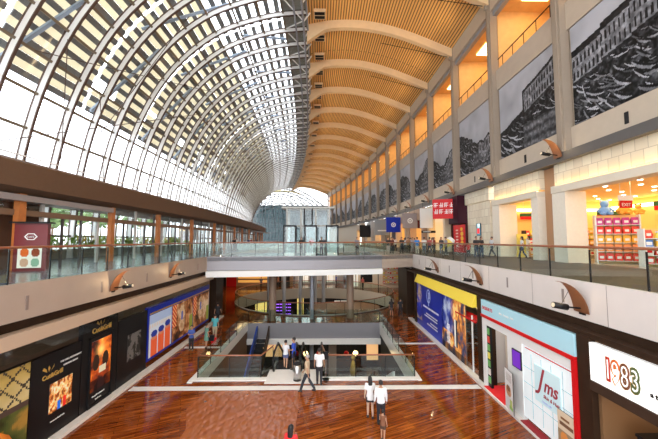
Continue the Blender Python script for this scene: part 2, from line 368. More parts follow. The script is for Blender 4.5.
for k in range(-2, 17):
    y = YK(k); c = cv(y); mb = MB(); mb.box(14.7-c, 15.35-c, y-.38, y+.30, 12.65, 29.2); mb.box(14.62-c, 14.7-c, y-.2, y+.14, 12.65, 29.0)
    mb.box(14.45-c, 14.6-c, y-.12, y+.12, 28.0, 28.7)
    o = struct('column', mb, m_col); o['group'] = 'columns between the photograph panels'
    mb = MB().box(15.06-c, 15.12-c, y+3.9, y+4.1, 13.0, 13.6); struct('vent_slot', mb, m_dark, wr)

def mural(seed, W=120, H=96):
    r = np.random.RandomState(seed); v = np.linspace(0, 1, H)[:, None]*np.ones((1, W)); u = np.linspace(0, 1, W)[None]*np.ones((H, 1)); q = H/104.
    base = vnoise(H, W, 6, seed+1, 5); fine = vnoise(H, W, 34, seed+2, 2); big = vnoise(H, W, 3, seed+4, 3)
    img = .66+.12*v+.25*(big-.5); ty = seed % 5
    roofl = .78+.13*u+.02*(u > .55)-.03*(u < .3) if ty == 0 else (np.where(u > .45, .60+.30*u, .36+.3*u)+.05*(base-.5) if ty == 1 else .62+.18*np.sin(u*4+seed)+.25*(base-.5))
    img = np.where(v < roofl, .10+.22*base+.2*(fine-.5), img)
    bs = 0 if ty == 0 else (.48 if ty == 1 else .6); top = roofl-(.07 if ty == 0 else .04); hb = .26 if ty < 2 else .3
    bld = (u > bs) & (v < top) & (v > top-hb); wu = (u*W/6.0) % 1; wv = ((top-v)/(hb/2.)) % 1
    img = np.where(bld, .50+.25*(fine-.3)+.1*(big-.5), img); img = np.where(bld & (np.abs(wu-.5) < .23-.1*(wv < .3)) & (wv > .18) & (wv < .85), .10+.1*fine, img); img = np.where((u > bs) & (v < roofl) & (v > top), .14+.1*fine, img)
    low = v < (top-hb*(u > bs)-.03); img = np.where(low, .12+.55*np.clip(fine-.35, 0, 1)*base*2, img)
    vy, vx = np.mgrid[0:H, 0:W]
    for i in range(90):
        cx, cy = r.rand()*W, r.rand()*H*.58; dd = 1.3-.9*cy/(H*.6); ang = -.45+r.randn()*.25; L_, B_ = (5+9*r.rand())*q*dd, (1.2+1.2*r.rand())*q*dd
        a = (vx-cx)*math.cos(ang)+(vy-cy)*math.sin(ang); b = -(vx-cx)*math.sin(ang)+(vy-cy)*math.cos(ang)+.02*a*a/q*-.6; d = (a/L_)**2+(b/B_)**2; tone = .35+.5*r.rand()
        img = np.where(low & (d < 1), tone, img); img = np.where(low & (d < 1) & (b > 0), tone*.25, img)
        if i % 3 == 0: img = np.where(low & (abs(a-L_*.2) < .6) & (b > 0) & (b < 5*q), .1, img)
    if ty != 0: img = np.where((v < .30) & (u > .45) & low, .38+.22*(fine-.5)+.1*np.sin(v*60), img)
    img = np.clip((img*np.where(v < roofl, .72+.56*fine, 1)-.06)*1.1, .01, .8); g = gm(img*.88); return np.stack([g*.98, g, g*1.1], -1)
for k in range(-1, 16):
    y0, y1 = YK(k)+.5, YK(k+1)-.6; q = 1 if k < 3 else (.6 if k < 6 else .3)
    img = mural([0, 1, 2, 3, 4, 7, 8, 12, 13, 17, 18, 22, 23, 27, 28, 32, 33][k+1], int(150*q), int(120*q))
    o = picture('photo_panel', img, lambda u, v, d: (15.16+d*4-cv(y1+(y0-y1)*u), y1+(y0-y1)*u, 14.15+6.1*v), None, t=.03)
    nm = {-1: 'largest black and white photograph panel, long arcaded building behind crowded boats', 0: 'black and white photograph panel of domed riverside buildings and moored boats',
          1: 'black and white photograph panel of trees and houses, third from the right picture edge'}.get(k, 'black and white photograph panel, %s along the facade from the nearest' % ORDN[k+1])
    tag(o, nm, 'photograph panel', 'historic photograph panels on the upper facade')

struct('wall_right', MB().sweep([(15.5, 5.8), (15.7, 5.8), (15.7, 12.1), (15.5, 12.1)], 99, YE, 4), m_cream)
# --- floors
fl = MB(); VX0, VX1, VY0, VY1 = -6.7, 4.8, 16.75, 27.5
fl.box(-17, 16, Y0, VY0, -.25, 0); fl.box(-17, VX0, VY0, VY1, -.25, 0); fl.box(VX1, 16, VY0, VY1, -.25, 0); fl.box(-17, 16, VY1, 29.6, -.25, 0)
EC, EA, EB = (-1.2, 38.2), 9.3, 8.2
def ering(r=1, n=64, z=0): return [(EC[0]+EA*r*math.cos(2*PI*i/n), EC[1]+EB*r*math.sin(2*PI*i/n), z) for i in range(n)]
inn = ering(); out = []
for (x, y, z) in inn:
    dx, dy = x-EC[0], y-EC[1]; t = min(((17 if dx > 0 else 20)/abs(dx)) if abs(dx) > 1e-6 else 1e9, ((16.8 if dy > 0 else 8.6)/abs(dy)) if abs(dy) > 1e-6 else 1e9); out.append((EC[0]+dx*t, EC[1]+dy*t, 0))
n = len(inn); fl.add(inn+out, [(i, (i+1) % n, n+(i+1) % n, n+i) for i in range(n)])
fl.box(-45, 20, 55, 150, -.25, 0)
struct('floor', fl, m_wood)
fc = MB(); a = ering(1, 64, .12); b = ering(1, 64, -1.35); fc.add(a+b, [(i, (i+1) % n, n+(i+1) % n, n+i) for i in range(n)]); a2 = ering(1.015, 64, .12); fc.add(a+a2, [(i, (i+1) % n, n+(i+1) % n, n+i) for i in range(n)])
struct('trim_1', fc, mat('curved_fascia', (.42, .38, .33), .5), smooth=False)
# pale inlay bands
inl = MB()
inl.box(-9.4, 7.6, 15.45, 15.85, .0, .012); inl.box(-9.4, -6.9, 21.3, 21.6, 0, .012); inl.box(5.0, 7.7, 21.9, 22.2, 0, .012)
inl.box(-9.9, -9.55, Y0, 30, 0, .12); inl.box(7.68, 8.05, Y0, 29, 0, .10)
inl.box(-6.95, -3.0, 16.4, 16.75, 0, .06); inl.box(-.2, 4.95, 16.4, 16.75, 0, .06); inl.box(4.8, 4.98, 16.35, 27.5, 0, .05); inl.box(-6.95, -6.7, 16.2, 27.5, 0, .05)
inl.box(-3.05, -.15, 16.1, 17.75, 0.0, .03)
struct('trim_2', inl, m_stonewhite)
spk = bpy.data.materials.new('rippled_inlay'); spk.use_nodes = True; nt = spk.node_tree; b = nt.nodes['Principled BSDF']; b.inputs['Base Color'].default_value = (.34, .085, .015, 1); b.inputs['Roughness'].default_value = .07; b.inputs['Coat Weight'].default_value = .3; b.inputs['Specular IOR Level'].default_value = .6
tc = nt.nodes.new('ShaderNodeTexCoord'); mp = nt.nodes.new('ShaderNodeMapping'); mp.inputs['Scale'].default_value = (5.5, 3.6, 1); mp.inputs['Rotation'].default_value = (0, 0, .5); vo = nt.nodes.new('ShaderNodeTexVoronoi'); vo.feature = 'SMOOTH_F1'; vo.inputs['Scale'].default_value = 1; bu = nt.nodes.new('ShaderNodeBump'); bu.inputs['Strength'].default_value = .8; bu.inputs['Distance'].default_value = .075
nt.links.new(tc.outputs['Object'], mp.inputs[0]); nt.links.new(mp.outputs[0], vo.inputs['Vector']); nt.links.new(vo.outputs['Distance'], bu.inputs['Height']); nt.links.new(bu.outputs[0], b.inputs['Normal'])
struct('trim_11', MB().prism([(-1.15, 15.3), (-5.6, 15.3), (-5.9, 13.8), (-5.3, 12.4), (-5.2, 10.8), (-1.1, 10.8)], lambda a, b_, t: (a, b_, .004+.008*t)), spk)
# void edges
ve = MB(); ve.m = 0
ve.box(VX0, VX0+.05, VY0, VY1, -.6, .05); ve.box(VX1-.05, VX1, VY0, VY1, -.9, .05); ve.m = 1; ve.box(VX0-.1, VX0-.02, VY0, VY1, -6.0, -.5); ve.m = 3; ve.box(VX1+.02, VX1+.1, VY0, VY1, -6.0, -.9)
ve.m = 2; ve.box(VX0, VX1, VY1-.05, VY1+.1, -1.3, 0); ve.m = 0; ve.box(VX0, VX1, VY1-.25, VY1+.1, -1.75, -1.3); ve.box(VX0, VX1, VY0-.02, VY0, -1, 0)
struct('trim_3', ve, [m_stonewhite, m_eave, m_bgrey, m_dark])
# basement
bf = MB(); bf.box(-18, 17, 8, 70, -6.2, -6); struct('floor', bf, brickmat('basement_tile', (.07, .07, .075), (.05, .05, .055), (.02, .02, .02), 1.2, 1.2, .015, r=.2))
bw = MB(); bw.box(-18.2, -18, 8, 70, -6, 0); bw.box(17, 17.2, 8, 70, -6, 0); bw.box(-18, 17, 8, 8.2, -6, -.3); bw.box(-18, 17, 70, 70.2, -6, 0); struct('wall_basement', bw, m_dark)
for i, (x, y) in enumerate(((-8, 33), (-3.5, 36), (2, 34), (7, 36), (-1, 50), (6, 50), (-8, 48))):
    area('basement_light', (x, y-1, -1.9), (2, 2), 60, (1, .8, .55))
area('basement_light', (-1, 24, -2.0), (6, 1), 30, (1, .85, .65))

# L2 walkways
wl = MB(); wl.sweep([(-9.5, 5.55), (-9.5, 5.8), (-21.6, 5.8), (-21.6, 5.55)], Y0, YE, 4); struct('floor', wl, m_walkl)
wrk = MB(); wrk.sweep([(8.35, 5.55), (8.35, 5.8), (15.6, 5.8), (15.6, 5.55)], Y0, YE, 4); struct('floor', wrk, m_walk)
ws = MB(); ws.sweep([(15.6, 5.5), (15.6, 5.8), (27, 5.8), (27, 5.5)], Y0, YE, 4); struct('floor', ws, m_tile)
# fascias
fr = MB(); fr.sweep([(8.3, 4.65), (8.3, 5.86), (8.45, 5.86), (8.45, 4.65)], Y0, YE, 4); fr.m = 1
for i in range(30): y = 4.2+i*3.3; fr.box(8.285-cv(y), 8.30-cv(y), y, y+.10, 5.05, 5.5); fr.box(8.292-cv(y+1.65), 8.30-cv(y+1.65), y+1.65, y+1.66, 4.65, 5.86)
struct('trim_4', fr, [m_fascia, mat('slot_grey', (.25, .2, .18), .5)])
br = MB(); br.sweep([(8.35, 4.2), (8.35, 4.65), (9.0, 4.65), (9.0, 4.2)], Y0, 30, 4); br.sweep([(7.95, 4.25), (7.95, 4.40), (8.4, 4.40), (8.4, 4.25)], Y0, 30, 4)
for y in (9.42, 15.85, 27.3, 2.2): br.box(7.92, 8.6, y, y+.48, 0, 4.3)
struct('trim_5', br, m_brown)
fll = MB(); fll.sweep([(-9.4, 4.72), (-9.4, 5.86), (-9.55, 5.86), (-9.55, 4.72)], Y0, YE, 4); fll.m = 1
for i in range(30): y = 3.4+i*3.3; fll.box(-9.40-cv(y), -9.385-cv(y), y, y+.10, 5.0, 5.45)
struct('trim_6', fll, [m_fascia_l, mat('slot_grey')])
bl = MB(); bl.sweep([(-9.7, 4.3), (-9.7, 4.75), (-10, 4.75), (-10, 4.3)], Y0, YE, 4); struct('trim_7', bl, m_brown)
bl = MB(); bl.sweep([(-9.35, 3.93), (-9.35, 4.36), (-10.2, 4.36), (-10.2, 3.93)], Y0, 26.5, 4); struct('trim_8', bl, mat('soffit_edge', (.55, .42, .31), .4))
# ceilings of the ground level shops
ce = MB(); ce.sweep([(-10, 4.36), (-10, 4.5), (-17, 4.5), (-17, 4.36)], Y0, 60, 4); ce.sweep([(8.4, 4.4), (8.4, 4.55), (17, 4.55), (17, 4.4)], Y0, 60, 4); struct('ceiling', ce, mat('shop_ceiling', (.3, .27, .24), .6))
wlw = MB(); wlw.sweep([(-16.5, 0), (-16.5, 4.4), (-16.7, 4.4), (-16.7, 0)], Y0, 60, 4); struct('wall_left', wlw, mat('lower_wall', (.22, .17, .13), .6, noise=.3, nscale=.8))
wrw = MB(); wrw.sweep([(13.5, 0), (13.5, 4.4), (13.7, 4.4), (13.7, 0)], Y0, 60, 4)
for y in (9.6, 16.1, 27.5): wrw.box(8.5, 13.5, y, y+.15, 0, 4.4)
struct('wall_right', wrw, mat('lower_wall_r', (.55, .5, .45), .6))

# --- bridge at upper level
BP = [(-9.4, 25.0), (-7.3, 25.3), (-1, 26.2), (5.0, 27.3), (8.4, 29.4)]
def ribbon(mb, P, d0, d1, z0, z1):   # band following the bridge front; d = depth offset in y
    vs = []
    for (x, y) in P: vs += [(x, y+d0, z0), (x, y+d1, z0), (x, y+d1, z1), (x, y+d0, z1)]
    fs = []
    for i in range(len(P)-1):
        for k in range(4): fs.append((i*4+k, i*4+(k+1) % 4, i*4+4+(k+1) % 4, i*4+4+k))
    m = len(P)*4-4; fs += [(0, 1, 2, 3), (m, m+1, m+2, m+3)]; mb.add(vs, fs)
bb = MB(); ribbon(bb, BP, 0, 8.5, 5.5, 5.8); bb.m = 1; ribbon(bb, BP[:4], 0, .3, 4.75, 5.86); bb.m = 2; ribbon(bb, BP[:4], -.25, 8.3, 4.25, 4.72); bb.m = 3; ribbon(bb, BP[3:], 0, 8.3, 4.7, 5.86)
struct('bridge', bb, [m_walkl, m_bgrey, m_white, m_fascia_l])
for (x, y) in ((-4.75, 28.6), (2.35, 29.3)):
    o = struct('column', MB().rings([(x, y, 0, .33, .33), (x, y, 4.3, .33, .33)], 20), mat('column_brown', (.28, .19, .13), .45)); 
for (x, y, r) in ((-6.2, 46.8, .3), (3.4, 47, .3), (-1.2, 28.9, .18), (-4.6, 35.5, .2), (-2.9, 37, .2), (-1.3, 41.5, .24), (-.2, 42.5, .24), (-7.2, 40, .16)):
    struct('column', MB().rings([(x, y, 0 if y > 46 else -6, r, r), (x, y, 5.4, r, r)], 14), m_greysteel)
struct('column', MB().box(.35, 1.05, 29.0, 29.7, -6, -.3), mat('column_brown'))
# farther upper bridges and end hall slab
fb = MB(); fb.sweep([(-9.5, 4.6), (8.5, 4.6), (8.5, 5.8), (-9.5, 5.8)], 58, 66, 4); fb.sweep([(-9.5, 4.6), (8.5, 4.6), (8.5, 5.8), (-9.5, 5.8)], 96, YE+20, 4); struct('bridge', fb, m_fascia)

# --- left upper block: columns, eave, glazed shopfront
ev = MB(); ev.sweep([(-13.5, 9.55), (-13.25, 10.6), (-13.5, 10.75), (-21.6, 10.75), (-21.6, 9.75), (-16, 9.4), (-14.1, 9.35)], Y0, 92, 4)
# rounded nose of the eave
vs = []
struct('ceiling', ev, m_eave)
cvy = 92; nose = MB(); cc = (-17.5-cv(cvy), cvy)
def arcp(r, z): return [(cc[0]+r*math.cos(t*PI/12)*1.0, cc[1]+r*1.6*math.sin(t*PI/12), z) for t in range(13)]
A = arcp(4.1, 9.5); B = arcp(4.2, 10.7); nose.add(A+B, [tuple(range(13))[::-1], tuple(range(13, 26))]+[(i, i+1, 14+i, 13+i) for i in range(12)]+[(12, 0, 13, 25)])
struct('ceiling', nose, m_eave)
pr_ = MB(); pr_.sweep([(-13.15, 10.85), (-13.15, 10.9), (-13.2, 10.9), (-13.2, 10.85)], Y0, 92, 4); struct('trim_9', pr_, m_rib)
es = MB(); es.sweep([(-13.9, 9.0), (-13.9, 9.28), (-14.9, 9.28), (-14.9, 9.0)], Y0, 20.5, 4); es.box(-13.0-cv(72), -13.9-cv(72), 66, 86, 9.0, 9.2); struct('trim_10', es, mat('canopy_grey', (.33, .29, .28), .4))
facl = sroot('wall_left')
lw = MB(); lw.sweep([(-14.3, 8.35), (-14.3, 8.62), (-14.6, 8.62), (-14.6, 8.35)], Y0, 92, 4); struct('transom', lw, mat('transom_brown', (.20, .12, .075), .5), facl)
gl2 = MB(); gl2.sweep([(-14.45, 5.8), (-14.45, 8.35), (-14.47, 8.35), (-14.47, 5.8)], 18, 92, 4); gl2.sweep([(-14.45, 8.62), (-14.45, 9.4), (-14.47, 9.4), (-14.47, 8.62)], Y0, 92, 4); struct('glazing', gl2, m_glass, facl)
ml = MB(); mw = MB()
yy = 15.9
while yy < 92:
    c = cv(yy); i = int(round((yy-15.9)/1.3)); (ml if i % 3 else mw).box(-14.53-c, -14.40-c, yy, yy+(.07 if i % 3 else .16), 5.8, 8.4 if i % 2 else 9.4); yy += 1.3
struct('mullion', ml, mat('mullion_dark', (.10, .085, .08), .4), facl); struct('mullion', mw, mat('mullion_pale', (.55, .53, .5), .4), facl)
m_woodcol = mat('lit_wood_column', (.50, .17, .045), .4, noise=.2)
for y in (14.4, 20.6, 26.4, 33.2, 40.5, 45, 51, 57, 64, 71, 78, 85, 91):
    c = cv(y); mb = MB().box(-14.35-c, -14.08-c, y, y+.34, 5.8, 9.5); o = struct('column', mb, m_woodcol); o['group'] = 'timber clad columns of the upper left arcade'
# outer glass wall of the left passage is the vault base; ground and planting outside
gr = MB().box(-160, -21.8, -40, 220, 4.6, 4.95); struct('ground', gr, mat('plaza', (.5, .48, .45), .8))
far = MB().box(-60, 30, 150, 300, 4.6, 4.95); struct('ground', far, mat('plaza'))

# --- end wall, glazed grid
ew = sroot('wall_far'); cE = cv(YE); mb = MB()
x0, x1 = -21.7-cE, 15-cE
mgr = mat('endwall_frame', (.16, .17, .19), .5)
for i in range(24): x = x0+(x1-x0)*i/23; mb.box(x-.09, x+.09, YE+6, YE+6.2, 5.8, 25 if x < -14 else 24)
for z in (8.2, 10.6, 13, 15.4, 17.8, 20.2, 22.6, 25): mb.box(x0, x1, YE+5.95, YE+6.15, z-.09, z+.09)
struct('grid_frame', mb, mgr, ew); struct('glazing', MB().box(x0, x1, YE+6.25, YE+6.3, 5.8, 24), glass('endglass', (.16, .20, .21), .1), ew)
wa = MB()
for q in range(3):
    P = [(x0+2+q*3+(x1-x0-4)*t/16, YE+14+q*7, 19+q*3.2+7.5*math.sin(PI*(.08+.84*t/16))) for t in range(17)]; wa.tube(P, .45, 6)
struct('canopy_arch', wa, m_white, ew)
la = MB()
for q in range(9):
    yq = YE+8+q*6; c = cv(yq); P = [(-30-c+47*t/20+q*.4, yq, 22+12*math.sin(PI*t/20)-q*.5) for t in range(21)]; la.tube(P, .34, 5)
for t in range(0, 21, 1):
    P = [(-30-cv(YE+8+q*6)+47*t/20+q*.4, YE+8+q*6, 22+12*math.sin(PI*t/20)-q*.5) for q in range(9)]; la.tube(P, .22, 4)
for t in range(0, 20, 2): la.tube([(-30-cE-2+47*t/20, YE+8, 21+9.5*math.sin(PI*t/20)), (-30-cE-2+47*(t+1)/20, YE+8, 13)], .12, 4)
struct('roof_lattice', la, mat('lattice_steel', (.07, .07, .075), .5), ew)
ya = MB(); P = [(-15.0-cE+17*t/12, YE-.2, 28.6+1.6*math.sin(PI*t/12)) for t in range(13)]; ya.tube(P, .3, 6); struct('end_arch', ya, mat('pale_yellow', (.8, .7, .3), .5), ew)

# ================================================================== RAILINGS
def balustrade(name, label, P, z, step=1.6, hand=True, h=1.08, inset=.0, group=None, n_panel=60):
    """P: polyline in plan; glass panels, posts, handrail"""
    t = thing(name, label, 'railing', (P[0][0], P[0][1], z), 0, group); bx, by = P[0]
    pts = [Vector((a[0]-bx, a[1]-by, 0)) for a in P]
    L = [0]
    for a, b in zip(pts, pts[1:]): L.append(L[-1]+(b-a).length)
    def at(s):
        i = max(j for j in range(len(L)-1) if L[j] <= s+1e-6); return pts[i].lerp(pts[i+1], (s-L[i])/max(1e-6, L[i+1]-L[i]))
    n = max(1, round(L[-1]/step)); n = min(n, n_panel)
    Q = [at(L[-1]*i/n-1e-5*(i == n)) for i in range(n+1)]
    for i in range(n):
        a, b = Q[i], Q[i+1]; d = (b-a).normalized(); a = a+d*.02; b = b-d*.02; nn = Vector((-d.y, d.x, 0))*.008
        mb = MB(); vs = [p+o+Vector((0, 0, zz)) for zz in (.0, h) for p, o in ((a, -nn), (b, -nn), (b, nn), (a, nn))]
        mb.add(vs, [(0, 1, 2, 3), (4, 5, 6, 7), (0, 1, 5, 4), (1, 2, 6, 5), (2, 3, 7, 6), (3, 0, 4, 7)]); mb.build('glass_panel', m_rail, t)
    for i in range(n+1):
        q = Q[i]; mb = MB().box(q.x-.018, q.x+.018, q.y-.018, q.y+.018, 0, h-.05); mb.build('post', m_black, t)
    if hand: MB().tube([q+Vector((0, 0, h+.03)) for q in Q], .042, 8).build('handrail', m_hand, t, True)
    return t
def cpoly(x, y0, y1, step=4): n = max(1, int((y1-y0)/step)); return [(x-cv(y0+(y1-y0)*i/n), y0+(y1-y0)*i/n) for i in range(n+1)]
balustrade('glass_balustrade', 'long glass balustrade with wooden handrail along the upper walkway in front of the toy shop', cpoly(8.42, 1, 29.2, 3), 5.86, 1.75)
balustrade('glass_balustrade', 'glass balustrade with wooden handrail along the upper walkway before the timber columns', cpoly(-9.47, 1, 25.0, 3), 5.86, 1.4)
balustrade('glass_balustrade', 'glass balustrade with wooden handrail across the front of the upper bridge', [(x, y+.1) for x, y in BP], 5.86, 1.9)
balustrade('glass_balustrade', 'far glass balustrade on the right upper walkway beyond the bridge', cpoly(8.42, 38.2, 58), 5.86, 2.5)
balustrade('glass_balustrade', 'far glass balustrade on the left upper walkway beyond the bridge', cpoly(-9.47, 34, 92, 6), 5.86, 2.5)
balustrade('glass_balustrade', 'glass balustrade along the rear edge of the upper bridge', [(x, y+8.3) for x, y in BP], 5.86, 2.4)
balustrade('glass_balustrade', 'glass balustrade with copper coloured handrail in front of the escalator well, left of the bin', [(-6.62, 16.72), (-3.2, 16.72), (-2.95, 18.2)], .06, 1.7)
balustrade('glass_balustrade', 'glass balustrade with copper coloured handrail in front of the escalator well, right of the bin', [(-.15, 18.2), (0, 16.72), (4.72, 16.72)], .06, 1.6)
balustrade('glass_balustrade', 'frameless glass balustrade along the left side of the escalator well', [(-6.62, 16.75), (-6.62, 27.4)], .06, 1.8, hand=False)
balustrade('glass_balustrade', 'frameless glass balustrade along the right side of the escalator well', [(4.72, 16.75), (4.72, 27.4)], .06, 1.8, hand=False)
balustrade('glass_balustrade', 'glass balustrade on the far side of the escalator well', [(-6.62, 27.55), (4.72, 27.55)], .06, 1.8, hand=False)
balustrade('glass_balustrade', 'curved glass balustrade around the oval opening under the bridge', [(EC[0]+(EA+.1)*math.cos(2*PI*i/40), EC[1]+(EB+.1)*math.sin(2*PI*i/40)) for i in range(41)], .12, 1.8)

# ================================================================== SCONCES
def make_sconce(big=1):
    t = thing('wall_lamp', '', 'wall lamp'); mb = MB(); n = 10; vs = []; fs = []
    for i in range(n+1):
        a = PI*.5*i/n; x = -1.0*big*math.sin(a*.98); z = -.35*big+1.05*big*math.cos(a)*1.0
        wd = (.20+.16*(1-i/n))*big
        # sail shaped reflector sweeping up and out from the wall
        xx = -.06*big-.78*big*(i/n)**1.6; zz = -.42*big+1.0*big*math.sin(i/n*PI*.5); wd = (.26*(1-(i/n)**2)+.03)*big
        for s in (-1, 1):
            vs.append((xx, s*wd, zz)); vs.append((xx+.04*big, s*wd, zz-.02*big))
    for i in range(n):
        b = i*4; fs += [(b, b+2, b+6, b+4), (b+1, b+3, b+7, b+5), (b, b+1, b+5, b+4), (b+2, b+3, b+7, b+6)]
    fs += [(0, 1, 3, 2), (n*4, n*4+1, n*4+3, n*4+2)]
    mb.add(vs, fs); mb.build('reflector', [m_copper], t, False)
    MB().tube([(0, 0, -.30*big), (-.62*big, 0, -.24*big)], .03*big, 6).build('arm', m_black, t)
    mb = MB().tube([(-.50*big, 0, -.26*big), (-.95*big, 0, -.18*big)], .10*big, 10); mb.build('lamp_head', m_black, t, True)
    MB().tube([(-.92*big, 0, -.187*big), (-.96*big, 0, -.18*big)], .075*big, 10).build('lens', mat('sconce_lens', (.6, .5, .35), .3, e=.6), t)
    MB().tube([(-.7*big, 0, -.2*big), (-.42*big, 0, .28*big)], .01, 4).build('stay', m_black, t)
    MB().box(-.03, .0, -.12*big, .12*big, -.5*big, -.1*big).build('wall_plate', m_black, t)
    return t
sc0 = make_sconce(1.0); used = [0]
def sconce(x, y, z, rz, label, group, sc=1, rm=None):
    o = sc0 if not used[0] else copy_tree(sc0); used[0] = 1
    o.location = (x, y, z); o.rotation_euler = (0, 0, rz); o.scale = (sc, sc, sc); tag(o, label, 'wall lamp', group)
    if y < 60:
        l = bpy.data.lights.new('lamp_glow', 'POINT'); l.energy = 22 if rm is None else 5; l.color = (1, .72, .4); l.shadow_soft_size = .04
        lo = bpy.data.objects.new('lamp_glow', l); COL.objects.link(lo); q = -1 if rz == 0 else 1; lo.location = (x+q*.62*sc, y-.02, z+.0)
    if rm:
        for ch in o.children:
            if ch.name.startswith('reflector'): ch.data = ch.data.copy(); ch.data.materials[0] = rm
    return o
for y, lb in ((10.05, 'bronze sail shaped wall lamp on the white fascia above the shop with the red frame'), (16.6, 'bronze sail shaped wall lamp on the fascia above the end of the yellow awning'), (22.9, 'bronze sail shaped wall lamp on the fascia above the blue hoarding')):
    sconce(8.3, y, 5.3, 0, lb, 'wall lamps on the right walkway fascia', 1.0, m_bronze)
for y, lb in ((14.05, 'orange sail shaped wall lamp on the left fascia, the nearer one'), (19.2, 'orange sail shaped wall lamp on the left fascia, the farther one')):
    sconce(-9.4, y, 5.35, PI, lb, 'wall lamps on the left walkway fascia', .9)
for k in range(1, 12):
    y = YK(k-1)+.2
    lb = 'copper wall lamp on the dark cornice ' + {1: 'beside the pillar nearest the large photograph panel', 2: 'below the domed buildings photograph panel', 3: 'above the stone clad pillar and dark sign'}.get(k, 'in the %s position from the nearest' % ORDN[k-1])
    sconce(14.68-cv(y), y, 12.85, 0, lb, 'copper wall lamps along the upper cornice', 1.15)

# ================================================================== UPPER RIGHT SHOPS
X0 = 15.1
sh = sroot('wall_right')
def cbox(mb, x0, x1, y0, y1, z0, z1):
    mb.sweep([(x0, z0), (x1, z0), (x1, z1), (x0, z1)], y0, y1, 4)
st = MB(); cbox(st, X0, X0+.5, Y0, 20.0, 10.72, 12.1); cbox(st, X0, X0+.5, 21.4, 27.3, 10.72, 12.1); cbox(st, X0, X0+.9, 28.2, 33, 10.9, 12.1); cbox(st, X0-.25, X0+1, 27.6, 31.9, 5.8, 10.75); struct('stone_header', st, m_stone, sh)
lg = MB()
for (a, b) in ((Y0, 20.0), (21.4, 27.3)): cbox(lg, X0-.28, X0+.6, a, b, 10.22, 10.6); cbox(lg, X0-.28, X0-.24, a, b, 10.6, 10.68)
struct('ledge', lg, mat('ledge_stone', (.70, .62, .50), .5), sh)
cvl = MB()
for (a, b) in ((Y0, 19.9), (21.5, 27.2)): cbox(cvl, X0-.2, X0-.06, a, b, 10.61, 10.64)
struct('cove_light', cvl, mat('cove_lamp', (1, .75, .3), e=13, ec=(1, .66, .20)), sh)
pl = MB()
for (a, b, d) in ((18.9, 20.0, 1.1), (21.4, 22.1, 1.2), (26.2, 27.3, 1.3)): pl.box(X0-.22-cv(a), X0+d-cv(a), a, b, 5.8, 10.22)
pl.box(X0-.22, X0+1.1, 6.0, 7.1, 5.8, 10.22)
struct('pillar', pl, mat('pillar_stone', (.78, .70, .58), .5, noise=.08), sh)
pl = MB(); pl.box(X0+.35, X0+1.4, 20.0, 21.4, 5.8, 12.1); struct('recess_panel', pl, mat('recess_timber', (.45, .24, .12), .45), sh)
# interior of the toy shop
ri = MB(); ri.box(25.8, 26, Y0, 31, 5.8, 10.7); ri.box(16.5, 26, 27.35, 27.5, 5.8, 10.7); ri.box(16.5, 26, Y0, Y0+.2, 5.8, 10.7); struct('wall_shop', ri, m_shopwall)
rc = MB(); rc.box(15.5, 26, Y0, 27.4, 10.65, 10.8); struct('ceiling', rc, mat('shop_ceiling_amber', (.80, .55, .25), .6))
sp = MB(); sp.box(25.6, 25.8, Y0, 27.3, 9.9, 10.15); sp.box(16.6, 25.8, 27.1, 27.35, 9.75, 9.95)
struct('ceiling_cove_light', sp, m_lampwarm)
def downlight(x, y, z, lb, g): o = MB().rings([(x, y, z-.03, .11, .11), (x, y, z, .13, .13)], 10).build('downlight', m_lampwhite); tag(o, lb, 'ceiling light', g)
for i in range(6):
    for j in range(8): downlight(16.4+i*1.6, 10+j*2.2+(.7 if i % 2 else 0), 10.64, 'small recessed downlight in the amber shop ceiling, %s row back, %s from the near end' % (ORDN[i], ORDN[j]), 'downlights in the toy shop ceiling')
for (x, y) in ((18, 12), (22, 12), (18, 18), (22.5, 18), (18, 24), (23, 24)): area('shop_light', (x, y, 10.5), (2, 2), 120, (1, .72, .36))
# striped headers inside
for (x0, x1, y0, y1, z, lb) in ((21.5, 24, 24.0, 24.15, 8.9, 'green and red striped header over the back counter'), (17.2, 20, 26.9, 27.05, 9.0, 'green and red striped header seen through the narrow doorway'), (20.0, 20.15, 12, 18.5, 9.0, 'green and red striped header over the shelves at the picture edge')):
    t = thing('striped_header', lb, 'shop header', ((x0+x1)/2, (y0+y1)/2, z)); a, b = (x1-x0)/2, (y1-y0)/2
    MB().box(-a, a, -b, b, .0, .26).build('red_band', m_red, t); MB().box(-a-.01, a+.01, -b-.01, b+.01, .26, .55).build('green_band', mat('dark_green', (.01, .09, .02), .5), t)
    for s in (-1, 1): MB().box(s*a*.8-.01, s*a*.8+.01, -.01, .01, .55, 10.65-z).build('hanger', m_steel, t)
t = thing('hanging_sign', 'small white and red sign hanging from the amber ceiling', 'sign', (17.0, 17.2, 9.0)); MB().box(-.35, .35, -.03, .03, 0, .42).build('red_panel', m_red, t); MB().box(-.40, .40, -.04, .04, .42, .72).build('white_panel', m_white, t)
for s in (-1, 1): MB().box(s*.3-.01, s*.3+.01, -.01, .01, .72, 1.65).build('cord', m_white, t)
text('EXIT', .26, m_white, bpy.data.objects[t.children[0].name], MF(-.28, -.035, .1), 'lettering')

